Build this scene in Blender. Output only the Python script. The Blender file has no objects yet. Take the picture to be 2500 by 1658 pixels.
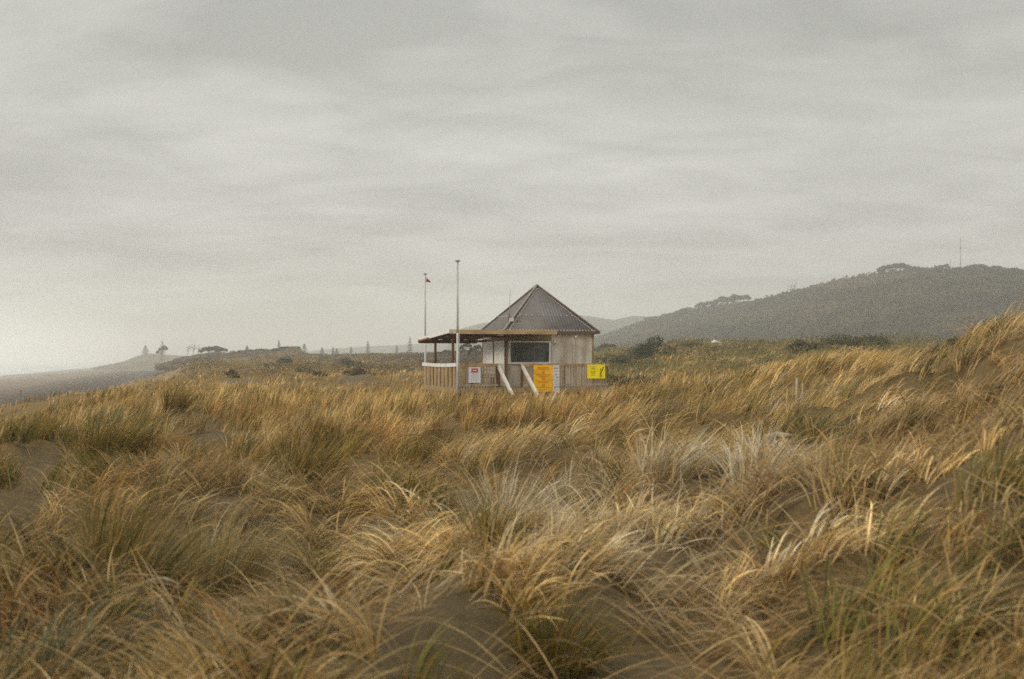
import bpy, math, random
import numpy as np
from mathutils import Vector
C = bpy.context.scene
rng = np.random.default_rng(11)
random.seed(5)
ZC = 11.5            # camera height above the sea
F = 2778.0           # focal length in photo pixels (40 mm lens)
HOR = 876.0
R = math.radians

# ---------------------------------------------------------------- camera
cam = bpy.data.cameras.new('camera')
cam.lens = 40.0; cam.sensor_width = 36.0
cam.clip_start = 0.1; cam.clip_end = 20000
cam.shift_y = -(HOR - 829.0) / 2500.0 * -1.0
cam.dof.use_dof = True; cam.dof.focus_distance = 46.0; cam.dof.aperture_fstop = 2.0
co = bpy.data.objects.new('camera', cam); C.collection.objects.link(co)
co.location = (0, 0, ZC); co.rotation_euler = (R(90), 0, 0)
C.camera = co

# ---------------------------------------------------------------- sky and sun
SUN_EL, SUN_AZ = R(14), R(-122)      # azimuth from +Y towards +X
w = bpy.data.worlds.new('World'); C.world = w; w.use_nodes = True
nt = w.node_tree; N = nt.nodes; L = nt.links
for n in list(N): N.remove(n)
out = N.new('ShaderNodeOutputWorld'); bg = N.new('ShaderNodeBackground')
bg.inputs['Strength'].default_value = 0.085
sky = N.new('ShaderNodeTexSky'); sky.sky_type = 'NISHITA'; sky.sun_disc = False
sky.sun_elevation = SUN_EL; sky.sun_rotation = SUN_AZ; sky.dust_density = 4; sky.air_density = 1.0
tc = N.new('ShaderNodeTexCoord')
sep = N.new('ShaderNodeSeparateXYZ'); L.new(tc.outputs['Generated'], sep.inputs[0])
def wm(op, a, b=None, clamp=False):
    n = N.new('ShaderNodeMath'); n.operation = op; n.use_clamp = clamp
    for i, v in enumerate((a, b)):
        if v is None: continue
        if isinstance(v, (int, float)): n.inputs[i].default_value = v
        else: L.new(v, n.inputs[i])
    return n.outputs[0]
zz = wm('MAXIMUM', sep.outputs[2], 0.0)
den = wm('ADD', zz, 0.20)
cx = wm('DIVIDE', sep.outputs[0], den); cy = wm('DIVIDE', sep.outputs[1], den)
cmb = N.new('ShaderNodeCombineXYZ'); L.new(cx, cmb.inputs[0]); L.new(cy, cmb.inputs[1])
def wnoise(scale, detail, rough, loc, rot, sc, dist=0.0):
    mp = N.new('ShaderNodeMapping'); mp.inputs['Location'].default_value = loc
    mp.inputs['Rotation'].default_value = rot; mp.inputs['Scale'].default_value = sc
    L.new(cmb.outputs[0], mp.inputs[0])
    n = N.new('ShaderNodeTexNoise'); n.inputs['Scale'].default_value = scale
    n.inputs['Detail'].default_value = detail; n.inputs['Roughness'].default_value = rough
    n.inputs['Distortion'].default_value = dist
    L.new(mp.outputs[0], n.inputs['Vector']); return n.outputs[0]
n1 = wnoise(1.15, 6, 0.50, (3.1, 1.7, 0), (0, 0, R(35)), (0.8, 1.0, 1), 0.5)
n2 = wnoise(4.2, 5, 0.55, (8.1, 4.7, 0), (0, 0, R(28)), (0.6, 1.1, 1), 0.6)
nn = wm('ADD', wm('MULTIPLY', n1, 0.64), wm('MULTIPLY', n2, 0.36))
rp = N.new('ShaderNodeValToRGB'); L.new(nn, rp.inputs[0])
rp.color_ramp.elements[0].position = 0.40; rp.color_ramp.elements[0].color = (4.3, 4.35, 4.12, 1)
rp.color_ramp.elements[1].position = 0.62; rp.color_ramp.elements[1].color = (6.55, 6.55, 6.2, 1)
# overcast sky: grows brighter overhead than near the horizon
zb = wm('ADD', wm('MULTIPLY', wm('SUBTRACT', sep.outputs[2], 0.36, True), 3.0), 1.0)
# the cloud is thinner, so brighter, low over the dunes
dt = N.new('ShaderNodeVectorMath'); dt.operation = 'DOT_PRODUCT'; L.new(tc.outputs['Generated'], dt.inputs[0]); dt.inputs[1].default_value = Vector((-.06, 1, .13)).normalized()
gl_ = wm('MULTIPLY', wm('POWER', wm('MAXIMUM', dt.outputs['Value'], 0.0), 18.0), 0.17)
zb = wm('ADD', wm('SUBTRACT', zb, 0.08), gl_)
# brighter sky on the sun's side, behind the camera
zb = wm('ADD', zb, wm('MULTIPLY', wm('MAXIMUM', wm('MULTIPLY', sep.outputs[1], -1.0), 0.0), 0.45))
mul = N.new('ShaderNodeVectorMath'); mul.operation = 'SCALE'; L.new(rp.outputs[0], mul.inputs[0]); L.new(zb, mul.inputs['Scale'])
mx = N.new('ShaderNodeMixRGB'); mx.inputs[0].default_value = 0.95
L.new(sky.outputs[0], mx.inputs[1]); L.new(mul.outputs[0], mx.inputs[2])
L.new(mx.outputs[0], bg.inputs[0]); L.new(bg.outputs[0], out.inputs[0])
sl = bpy.data.lights.new('sun', 'SUN'); sl.energy = 1.5; sl.angle = R(12); sl.color = (1.0, 0.91, 0.76)
so = bpy.data.objects.new('sun', sl); C.collection.objects.link(so)
sd = Vector((math.sin(SUN_AZ) * math.cos(SUN_EL), math.cos(SUN_AZ) * math.cos(SUN_EL), math.sin(SUN_EL)))
so.rotation_euler = sd.to_track_quat('Z', 'Y').to_euler(); so.location = (-40, 10, 60)

C.view_settings.view_transform = 'Standard'; C.view_settings.look = 'None'
C.view_settings.exposure = 0.25; C.view_settings.gamma = 1.0
C.render.engine = 'CYCLES'
cy_ = C.cycles
cy_.max_bounces = 6; cy_.diffuse_bounces = 3; cy_.glossy_bounces = 2; cy_.transmission_bounces = 3
cy_.volume_bounces = 2; cy_.transparent_max_bounces = 4
cy_.use_denoising = False; cy_.sample_clamp_indirect = 4.0
cy_.use_adaptive_sampling = False
cy_.filter_width = 1.6 if hasattr(cy_, 'filter_width') else None

# ---------------------------------------------------------------- noise
_T = np.random.default_rng(3).random((256, 256))
def vnoise(x, y):
    x = np.asarray(x, float); y = np.asarray(y, float)
    xi = np.floor(x).astype(int); yi = np.floor(y).astype(int)
    fx = x - xi; fy = y - yi; fx = fx * fx * (3 - 2 * fx); fy = fy * fy * (3 - 2 * fy)
    a = _T[xi & 255, yi & 255]; b = _T[(xi + 1) & 255, yi & 255]
    c = _T[xi & 255, (yi + 1) & 255]; d = _T[(xi + 1) & 255, (yi + 1) & 255]
    return (a * (1 - fx) + b * fx) * (1 - fy) + (c * (1 - fx) + d * fx) * fy
def fbm(x, y, o=4):
    s = 0; a = 1; t = 0
    for i in range(o):
        s = s + a * vnoise(x * 2 ** i + 17.3 * i, y * 2 ** i + 9.1 * i); t += a; a *= .5
    return s / t
def lerp(a, b, t): return a * (1 - t) + b * t
def sstep(a, b, x):
    t = np.clip((x - a) / (b - a), 0, 1); return t * t * (3 - 2 * t)

# ---------------------------------------------------------------- terrain heights (relative to the eye)
DD = np.array([1.5, 3, 4.5, 7, 10, 14, 20, 28, 38, 50, 65, 90, 130, 200, 300, 450, 700, 1200, 2500, 6500.])
PX = np.array([0, 250, 500, 800, 1100, 1400, 1700, 2000, 2250, 2500, 3000.])
TB = np.array([
 [-2.0,-2.0,-2.0,-2.0,-1.95,-1.9,-1.8,-1.8,-1.9,-2.1,-2.2,-2.2,-2.2,-2.1,-2.0,-1.5,-1,0,0,0],
 [-2.0,-2.0,-2.0,-1.95,-1.9,-1.85,-1.75,-1.75,-1.85,-2.0,-2.2,-2.3,-2.2,-2.0,-1.6,-1.0,-.5,0,0,0],
 [-2.0,-1.95,-1.95,-1.9,-1.9,-1.85,-1.75,-1.7,-1.8,-2.0,-2.1,-2.2,-2.2,-1.7,-1.2,0,.5,1,1,1],
 [-1.95,-1.9,-1.9,-1.85,-1.85,-1.8,-1.75,-1.75,-1.85,-2.1,-2.2,-2.3,-2.4,-1.9,-1.2,.8,1,1,1,1],
 [-1.9,-1.85,-1.85,-1.8,-1.8,-1.75,-1.65,-1.6,-1.62,-2.05,-2.4,-2.4,-2.3,-1.8,-.8,1,1,1,1,1],
 [-1.9,-1.85,-1.8,-1.75,-1.75,-1.7,-1.6,-1.55,-1.62,-2.05,-2.2,-2.0,-1.2,.3,1.4,1.8,1,1,1,1],
 [-1.9,-1.8,-1.75,-1.7,-1.65,-1.6,-1.4,-1.15,-1.0,-1.2,-1.1,-.5,.5,2.0,3.0,2.5,1,1,1,1],
 [-1.9,-1.8,-1.7,-1.6,-1.5,-1.35,-.9,-.30,-.25,-.6,-.6,-.1,.7,1.8,2.5,2.5,1,1,1,1],
 [-1.9,-1.75,-1.6,-1.45,-1.25,-.9,-.35,-.10,-.25,-.5,-.5,.1,.8,1.5,2.5,2.5,1,1,1,1],
 [-1.9,-1.7,-1.5,-1.2,-.85,-.2,.30,.45,.2,-.3,0,.3,.6,1.5,2.5,2.5,1,1,1,1],
 [-1.9,-1.6,-1.4,-1.0,-.4,.4,.95,1.1,.8,.4,.4,.5,.8,1.5,2.5,2.5,1,1,1,1]])
LD = np.log(DD)
def table(px, d):
    px = np.clip(px, PX[0], PX[-1]); ld = np.log(np.clip(d, DD[0], DD[-1]))
    i = np.clip(np.searchsorted(PX, px, side='right') - 1, 0, len(PX) - 2)
    j = np.clip(np.searchsorted(LD, ld, side='right') - 1, 0, len(LD) - 2)
    u = (px - PX[i]) / (PX[i + 1] - PX[i]); v = (ld - LD[j]) / (LD[j + 1] - LD[j])
    u = u * u * (3 - 2 * u); v = v * v * (3 - 2 * v) * .5 + v * .5
    return (TB[i, j] * (1 - u) + TB[i + 1, j] * u) * (1 - v) + (TB[i, j + 1] * (1 - u) + TB[i + 1, j + 1] * u) * v
HX, HY = 0.9, 54.0     # near the hut
def beachness(x, y):
    wob = 4.5 * (fbm(x * .06 + 3, y * .07 + 1, 4) - .5) * np.clip(y / 20, .3, 3)
    crest = -5.0 - .225 * np.clip(y, 0, 100) - .245 * np.maximum(y - 100, 0) + wob
    foot = crest - 9 - .27 * np.clip(y, 0, 100)
    return sstep(crest, foot, x), crest
def hrel(x, y):
    x = np.asarray(x, float); y = np.asarray(y, float)
    r = np.hypot(x, y); ang = np.clip(np.arctan2(x, y), -R(38), R(38))
    px = 1250 + F * np.tan(ang); d = np.maximum(r * np.cos(ang), 1.5)
    h = table(px, d)
    h = h + (fbm(x * .35, y * .35, 3) - .5) * .60 * sstep(2, 8, r)
    mo = fbm(x * .62 + 11, y * .62 + 5, 3); h = h + (sstep(.38, .66, mo) - .5) * .44 * sstep(3, 6, r) * sstep(45, 25, r)
    h = h + (fbm(x * .07 + 5, y * .05 + 8, 4) - .5) * np.clip(d, 0, 260) * .019 * sstep(30, 90, r)
    flat = sstep(9, 4, np.hypot(x - HX, (y - HY)))
    h = h * (1 - flat) - 2.05 * flat
    b, _ = beachness(x, y)
    s = x + 125 + .286 * y
    zb = np.where(s > 0, -11.5 + .0115 * np.minimum(s, 160), -11.5 + .02 * s)
    zb = np.maximum(zb, -14) + .12 * (fbm(x * .03, y * .02, 2) - .5)
    return h * (1 - b) + zb * b
def hz(x, y): return float(hrel(np.array([x]), np.array([y]))[0])

# sandy openings in the grass, each an ellipse on the ground (bearing, depression, half widths)
SAND = [(505,1052,85,26,1),(100,1150,80,60,1),(60,1230,90,40,.8),(480,1450,190,75,1),(300,1400,120,40,.8),(640,1370,90,30,.8),(1180,1640,460,120,1),(1230,2150,760,560,1),(1000,1500,200,50,.9),(760,1640,200,70,.9),(640,2050,300,250,.8),(1900,2050,300,200,.7),
        (560,1250,110,28,.9),(2360,1250,120,90,.9),(1330,1260,110,45,.8),(1650,1400,120,60,.7),(2150,1300,120,50,.6),(600,938,60,10,1),(880,925,50,9,1),
        (1930,1130,110,35,.6),(1080,1330,90,40,.6),(1500,1500,150,50,.8),(2050,1620,150,50,.8),(280,1620,120,50,.8),(1700,1180,90,30,.6),(1480,1120,70,20,.5),(860,1290,80,30,.6),(1900,1330,90,40,.6)]
def sandmask(x, y):
    y = np.maximum(y, .5); px = 1250 + F * x / y; py = HOR - F * hrel(x, y) / y
    px = px + 110 * (fbm(x * 1.1, y * 1.1, 3) - .5); py = py + 60 * (fbm(x * 1.3 + 9, y * 1.3, 3) - .5) * np.clip((py - 876) / 300, 0, 1); m = np.zeros_like(px)
    for (a, b, wx_, wy_, s) in SAND:
        q = ((px - a) / wx_) ** 2 + ((py - b) / wy_) ** 2
        m = np.maximum(m, s * sstep(1.5, .7, q))
    return m

# ---------------------------------------------------------------- helpers
def tag(o, label=None, cat=None, group=None, kind=None):
    if label: o['label'] = label
    if cat: o['category'] = cat
    if group: o['group'] = group
    if kind: o['kind'] = kind
    return o
def empty(name, loc, rz=0):
    o = bpy.data.objects.new(name, None); C.collection.objects.link(o)
    o.location = loc; o.rotation_euler = (0, 0, rz); o.empty_display_size = .2; return o
def mesh_np(name, V, Fq, mat, parent=None, cols=None, smooth=False, extra=None):
    me = bpy.data.meshes.new(name); V = np.asarray(V, np.float32); Fq = np.asarray(Fq, np.int32)
    k = Fq.shape[1]
    me.vertices.add(len(V)); me.vertices.foreach_set('co', V.ravel())
    me.loops.add(Fq.size); me.loops.foreach_set('vertex_index', Fq.ravel())
    me.polygons.add(len(Fq)); me.polygons.foreach_set('loop_start', np.arange(0, Fq.size, k, dtype=np.int32))
    if smooth: me.polygons.foreach_set('use_smooth', np.ones(len(Fq), bool))
    me.update(calc_edges=True)
    if cols is not None:
        a = me.color_attributes.new('Col', 'FLOAT_COLOR', 'POINT')
        c4 = np.ones((len(V), 4), np.float32); c4[:, :3] = cols; a.data.foreach_set('color', c4.ravel())
    for nm, arr in (extra or {}).items():
        a = me.attributes.new(nm, 'FLOAT', 'POINT'); a.data.foreach_set('value', np.asarray(arr, np.float32))
    me.materials.append(mat)
    o = bpy.data.objects.new(name, me); C.collection.objects.link(o)
    if parent: o.parent = parent
    return o
class MB:
    def __init__(s): s.v = []; s.f = []; s.sm = []
    def add(s, vs, fs, sm=False):
        b = len(s.v); s.v += [tuple(p) for p in vs]
        for f in fs: s.f.append(tuple(b + i for i in f)); s.sm.append(sm)
        return s
    def box(s, x0, x1, y0, y1, z0, z1):
        return s.add([(x0, y0, z0), (x1, y0, z0), (x1, y1, z0), (x0, y1, z0), (x0, y0, z1), (x1, y0, z1), (x1, y1, z1), (x0, y1, z1)],
                     [(0, 3, 2, 1), (4, 5, 6, 7), (0, 1, 5, 4), (1, 2, 6, 5), (2, 3, 7, 6), (3, 0, 4, 7)])
    def beam(s, p, q, w, h, up=(0, 0, 1)):
        p = Vector(p); q = Vector(q); d = (q - p).normalized(); up = Vector(up)
        if abs(d.dot(up)) > .99: up = Vector((0, 1, 0))
        sx = d.cross(up).normalized() * w / 2; sz = sx.normalized().cross(d).normalized() * h / 2
        vs = [p - sx - sz, p + sx - sz, p + sx + sz, p - sx + sz, q - sx - sz, q + sx - sz, q + sx + sz, q - sx + sz]
        return s.add(vs, [(0, 1, 2, 3), (7, 6, 5, 4), (0, 4, 5, 1), (1, 5, 6, 2), (2, 6, 7, 3), (3, 7, 4, 0)])
    def cyl(s, p, q, r0, r1=None, n=10):
        if r1 is None: r1 = r0
        p = Vector(p); q = Vector(q); d = (q - p).normalized()
        a = d.orthogonal().normalized(); b = d.cross(a)
        vs = []
        for (c, r) in ((p, r0), (q, r1)):
            for i in range(n):
                t = 2 * math.pi * i / n; vs.append(c + a * math.cos(t) * r + b * math.sin(t) * r)
        fs = [(i, (i + 1) % n, n + (i + 1) % n, n + i) for i in range(n)]
        s.add(vs, fs, True); k = len(s.v) - 2 * n
        s.f.append(tuple(k + i for i in range(n))[::-1]); s.sm.append(False)
        s.f.append(tuple(k + n + i for i in range(n))); s.sm.append(False); return s
    def build(s, name, mat, parent=None, bevel=0):
        me = bpy.data.meshes.new(name); me.from_pydata(s.v, [], s.f)
        me.polygons.foreach_set('use_smooth', s.sm); me.materials.append(mat); me.update()
        o = bpy.data.objects.new(name, me); C.collection.objects.link(o)
        if parent: o.parent = parent
        if bevel:
            m = o.modifiers.new('bevel', 'BEVEL'); m.width = bevel; m.segments = 2; m.limit_method = 'ANGLE'
        return o

# ---------------------------------------------------------------- materials
def newmat(name):
    m = bpy.data.materials.new(name); m.use_nodes = True
    nt = m.node_tree; b = nt.nodes['Principled BSDF']; return m, nt, b
def mat(name, col, rough=.7, col2=None, scale=6, stretch=(1, 1, 1), bump=0, bscale=40, metal=0, lo=.35, hi=.65, detail=6, spec=.3):
    m, nt, b = newmat(name); N, L = nt.nodes, nt.links
    b.inputs['Roughness'].default_value = rough; b.inputs['Metallic'].default_value = metal
    b.inputs['Specular IOR Level'].default_value = spec
    t = N.new('ShaderNodeTexCoord'); mp = N.new('ShaderNodeMapping'); mp.inputs['Scale'].default_value = stretch
    L.new(t.outputs['Object'], mp.inputs[0])
    n = N.new('ShaderNodeTexNoise'); n.inputs['Scale'].default_value = scale; n.inputs['Detail'].default_value = detail
    L.new(mp.outputs[0], n.inputs[0])
    c2 = col2 or tuple(c * .72 for c in col)
    r = N.new('ShaderNodeValToRGB'); r.color_ramp.elements[0].position = lo; r.color_ramp.elements[1].position = hi
    r.color_ramp.elements[0].color = (*c2, 1); r.color_ramp.elements[1].color = (*col, 1)
    L.new(n.outputs[0], r.inputs[0]); L.new(r.outputs[0], b.inputs['Base Color'])
    if bump:
        n2 = N.new('ShaderNodeTexNoise'); n2.inputs['Scale'].default_value = bscale; n2.inputs['Detail'].default_value = 4
        L.new(mp.outputs[0], n2.inputs[0]); bp = N.new('ShaderNodeBump'); bp.inputs['Strength'].default_value = bump
        bp.inputs['Distance'].default_value = .02; L.new(n2.outputs[0], bp.inputs['Height']); L.new(bp.outputs[0], b.inputs['Normal'])
    return m
def leafmat(name, trans=.35, rough=.6):
    m, nt, b = newmat(name); N, L = nt.nodes, nt.links
    a = N.new('ShaderNodeAttribute'); a.attribute_name = 'Col'
    b.inputs['Roughness'].default_value = rough; b.inputs['Specular IOR Level'].default_value = .25
    L.new(a.outputs['Color'], b.inputs['Base Color'])
    tr = N.new('ShaderNodeBsdfTranslucent'); L.new(a.outputs['Color'], tr.inputs[0])
    mx = N.new('ShaderNodeMixShader'); mx.inputs[0].default_value = trans
    L.new(b.outputs[0], mx.inputs[1]); L.new(tr.outputs[0], mx.inputs[2])
    L.new(mx.outputs[0], N['Material Output'].inputs[0]); return m
M = {}
M['grass'] = leafmat('grass_blades', .22, .55)
M['leaf'] = leafmat('leaves', .25, .7)
M['wood'] = mat('weathered_timber', (.40, .28, .15), .8, (.24, .16, .08), 5, (1, 1, .25), .4, 60)
M['wood_dark'] = mat('brown_stained_timber', (.17, .085, .035), .7, (.10, .045, .02), 5, (1, 1, .3), .3, 60)
M['wood_soffit'] = mat('soffit_timber', (.24, .15, .055), .8, (.13, .08, .03), 4, (1, .3, 1), .3, 50)
M['wood_pale'] = mat('pale_worn_timber', (.62, .58, .51), .75, (.42, .37, .30), 7, (1, 1, .3), .4, 60, lo=.3, hi=.5)
M['fasciawood'] = mat('tan_fascia_timber', (.52, .38, .22), .8, (.34, .23, .12), 4, (.3, 1, 1), .3, 50)
M['slat'] = mat('slat_timber', (.42, .33, .22), .8, (.24, .175, .105), 7, (1, 1, .15), .4, 60)
M['ply'] = mat('weathered_ply', (.70, .645, .545), .8, (.47, .40, .31), 1.6, (1.4, 1.4, .35), .3, 80, lo=.38, hi=.62)
M['white'] = mat('white_paint', (.74, .74, .72), .5, (.60, .59, .56), 3, (1, 1, 1), lo=.3, hi=.5)
M['panel'] = mat('white_shutter_panel', (.86, .85, .82), .55, (.78, .77, .73), 1.5, (1, 1, .4), lo=.3, hi=.55)
M['polegrey'] = mat('worn_white_pole', (.56, .55, .52), .5, (.38, .36, .33), 3, (1, 1, .3), lo=.4, hi=.6)
M['dull'] = mat('bleached_wood', (.46, .40, .30), .85, (.28, .23, .17), 9, (1, 1, .3), .4, 60)
M['grey_post'] = mat('grey_metal', (.30, .29, .27), .5, None, 6)
M['trunk'] = mat('bark', (.13, .10, .075), .9, (.07, .055, .04), 6, (1, 1, .3), .5, 30)
M['red'] = mat('red_paint', (.55, .03, .03), .5, (.45, .02, .02), 8)
M['flagcloth'] = mat('red_cloth', (.42, .03, .05), .8, (.32, .02, .03), 8)
M['orange'] = mat('orange_board', (.95, .53, .008), .6, (.88, .47, .008), 2.5, spec=.08)
M['yellow'] = mat('yellow_board', (.95, .78, .01), .6, (.9, .72, .01), 2.5, spec=.08)
M['signwhite'] = mat('white_board', (.66, .68, .70), .4, (.58, .60, .61), 3)
M['ink'] = mat('dark_ink', (.05, .035, .03), .6, None, 9)
M['rust_ink'] = mat('rust_red_ink', (.60, .15, .012), .6, None, 9)
M['grey_ink'] = mat('grey_ink', (.30, .31, .32), .6, None, 9)
M['pink'] = mat('pale_pink_icon', (.85, .55, .42), .6, None, 9)
M['cream'] = mat('cream_icon', (.85, .78, .6), .6, None, 9)
# roof: corrugated sheet
def roofmat():
    m, nt, b = newmat('corrugated_roof'); N, L = nt.nodes, nt.links
    t = N.new('ShaderNodeTexCoord'); n = N.new('ShaderNodeTexNoise'); n.inputs['Scale'].default_value = 1.4; n.inputs['Detail'].default_value = 8
    n.inputs['Roughness'].default_value = .7
    L.new(t.outputs['Object'], n.inputs[0]); r = N.new('ShaderNodeValToRGB')
    r.color_ramp.elements[0].position = .3; r.color_ramp.elements[1].position = .7
    r.color_ramp.elements[0].color = (.105, .093, .084, 1); r.color_ramp.elements[1].color = (.175, .157, .14, 1)
    L.new(n.outputs[0], r.inputs[0]); L.new(r.outputs[0], b.inputs['Base Color'])
    b.inputs['Roughness'].default_value = .55; b.inputs['Metallic'].default_value = .15
    at = N.new('ShaderNodeAttribute'); at.attribute_name = 'along'
    s = N.new('ShaderNodeMath'); s.operation = 'MULTIPLY'; s.inputs[1].default_value = 2 * math.pi / .14; L.new(at.outputs['Fac'], s.inputs[0])
    sn = N.new('ShaderNodeMath'); sn.operation = 'SINE'; L.new(s.outputs[0], sn.inputs[0])
    bp = N.new('ShaderNodeBump'); bp.inputs['Strength'].default_value = .45; bp.inputs['Distance'].default_value = .02
    L.new(sn.outputs[0], bp.inputs['Height']); L.new(bp.outputs[0], b.inputs['Normal']); return m
M['roof'] = roofmat()
M['capgrey'] = mat('grey_flashing', (.24, .215, .19), .5, (.16, .14, .12), 4)
M['ridge'] = mat('ridge_flashing', (.15, .09, .075), .5, (.10, .06, .05), 4)
def glassmat():
    m, nt, b = newmat('dark_window_glass'); b.inputs['Base Color'].default_value = (.012, .022, .022, 1)
    b.inputs['Roughness'].default_value = .12; b.inputs['Specular IOR Level'].default_value = .5
    N, L = nt.nodes, nt.links
    t = N.new('ShaderNodeTexCoord'); n = N.new('ShaderNodeTexNoise'); n.inputs['Scale'].default_value = 1.6; L.new(t.outputs['Object'], n.inputs[0])
    r = N.new('ShaderNodeValToRGB'); r.color_ramp.elements[0].position = .35; r.color_ramp.elements[1].position = .7
    r.color_ramp.elements[0].color = (.025, .036, .034, 1); r.color_ramp.elements[1].color = (.10, .13, .125, 1)
    L.new(n.outputs[0], r.inputs[0]); L.new(r.outputs[0], b.inputs['Base Color']); return m
M['glass'] = glassmat()

# ground material: vertex colour + grain, wet sheen attribute
def groundmat():
    m, nt, b = newmat('dune_sand'); N, L = nt.nodes, nt.links
    a = N.new('ShaderNodeAttribute'); a.attribute_name = 'Col'
    wt = N.new('ShaderNodeAttribute'); wt.attribute_name = 'wet'
    g = N.new('ShaderNodeNewGeometry')
    n = N.new('ShaderNodeTexNoise'); n.inputs['Scale'].default_value = 9; n.inputs['Detail'].default_value = 8; n.inputs['Roughness'].default_value = .7
    L.new(g.outputs['Position'], n.inputs[0])
    r = N.new('ShaderNodeMapRange'); r.inputs[1].default_value = .3; r.inputs[2].default_value = .7; r.inputs[3].default_value = .72; r.inputs[4].default_value = 1.25
    L.new(n.outputs[0], r.inputs[0])
    v = N.new('ShaderNodeVectorMath'); v.operation = 'SCALE'; L.new(a.outputs['Color'], v.inputs[0]); L.new(r.outputs[0], v.inputs['Scale'])
    L.new(v.outputs[0], b.inputs['Base Color'])
    rr = N.new('ShaderNodeMapRange'); rr.inputs[3].default_value = .9; rr.inputs[4].default_value = .28; L.new(wt.outputs['Fac'], rr.inputs[0]); L.new(rr.outputs[0], b.inputs['Roughness'])
    rs_ = N.new('ShaderNodeMath'); rs_.operation = 'MULTIPLY_ADD'; rs_.inputs[1].default_value = .4; rs_.inputs[2].default_value = .06; L.new(wt.outputs['Fac'], rs_.inputs[0]); L.new(rs_.outputs[0], b.inputs['Specular IOR Level'])
    n2 = N.new('ShaderNodeTexNoise'); n2.inputs['Scale'].default_value = 4; n2.inputs['Detail'].default_value = 10; n2.inputs['Roughness'].default_value = .65
    n2.inputs['Distortion'].default_value = .4
    L.new(g.outputs['Position'], n2.inputs[0])
    bp = N.new('ShaderNodeBump'); bp.inputs['Strength'].default_value = .7; bp.inputs['Distance'].default_value = .16
    wv = N.new('ShaderNodeTexWave'); wv.inputs['Scale'].default_value = 2.2; wv.inputs['Distortion'].default_value = 5; wv.inputs['Detail'].default_value = 3; wv.inputs['Detail Scale'].default_value = 1.3
    wv.bands_direction = 'DIAGONAL'; L.new(g.outputs['Position'], wv.inputs[0])
    ad = N.new('ShaderNodeMath'); ad.operation = 'MULTIPLY_ADD'; ad.inputs[1].default_value = .16; L.new(wv.outputs['Fac'], ad.inputs[0]); L.new(n2.outputs[0], ad.inputs[2])
    L.new(ad.outputs[0], bp.inputs['Height']); L.new(bp.outputs[0], b.inputs['Normal']); return m
M['ground'] = groundmat()

# ---------------------------------------------------------------- ground sheet
angs = np.concatenate([np.arange(-180, -34, 3), np.arange(-34, 34, .22), np.arange(34, 180, 3)])
rad = np.concatenate([[0.01, .5], 1.0 * 1.034 ** np.arange(0, 264)])
A, RR = np.meshgrid(np.radians(angs), rad); X = RR * np.sin(A); Y = RR * np.cos(A)
Zr = hrel(X.ravel(), Y.ravel()).reshape(X.shape)
V = np.stack([X, Y, Zr + ZC], -1).reshape(-1, 3)
na, nr = len(angs), len(rad)
i, j = np.meshgrid(np.arange(nr - 1), np.arange(na), indexing='ij'); j2 = (j + 1) % na
Fq = np.stack([i * na + j, (i + 1) * na + j, (i + 1) * na + j2, i * na + j2], -1).reshape(-1, 4)[:, ::-1]
x, y = X.ravel(), Y.ravel(); rr_ = np.hypot(x, y)
b, _ = beachness(x, y); s = x + 125 + .286 * y
sandc = np.array([.145, .108, .058]); litter = np.array([.20, .125, .04]); green = np.array([.13, .12, .045])
beachc = np.array([.055, .037, .022]); beachl = np.array([.24, .185, .13])
sm = sandmask(x, y)
f1 = fbm(x * .5, y * .5, 4); f2 = fbm(x * .045 + 2, y * .03 + 4, 4)
far = sstep(5, 40, rr_)
cover = np.clip(far * .9 + .15 + .6 * (f1 - .5), 0, 1) * (1 - sm)
col = sandc * (1 - cover[:, None]) + litter * cover[:, None]
pxx = 1250 + F * x / np.maximum(y, 1)
gm = np.clip(sstep(.45, .62, f2) * .8, 0, 1) * sstep(40, 80, rr_) * sstep(1300, 1500, pxx)
gm = np.maximum(gm, sstep(260, 420, rr_) * .9)
col = col * (1 - gm[:, None]) + green * gm[:, None]
bl = sstep(88, 50, s)
bc = beachc * (1 - bl[:, None]) + beachl * bl[:, None]; bc = bc * (.7 + .6 * fbm(s * .07, y * .006, 4))[:, None]
bb = sstep(.25, .7, b)[:, None]
slp = (sstep(.02, .2, b) * sstep(1.0, .85, b) * sstep(60, 140, y))[:, None] * (.5 + .5 * f1[:, None]); col = col * (1 - slp) + np.array([.26, .20, .13]) * slp; bc = bc * (1 - slp) + np.array([.26, .20, .13]) * slp
col = col * (1 - bb) + bc * bb
wet = bb[:, 0] * sstep(50, 10, s)
g = mesh_np('ground', V, Fq, M['ground'], cols=col, smooth=True, extra={'wet': wet})
tag(g, 'dark sandy dune ground and black sand beach under the grass', 'ground', kind='structure')

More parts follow.
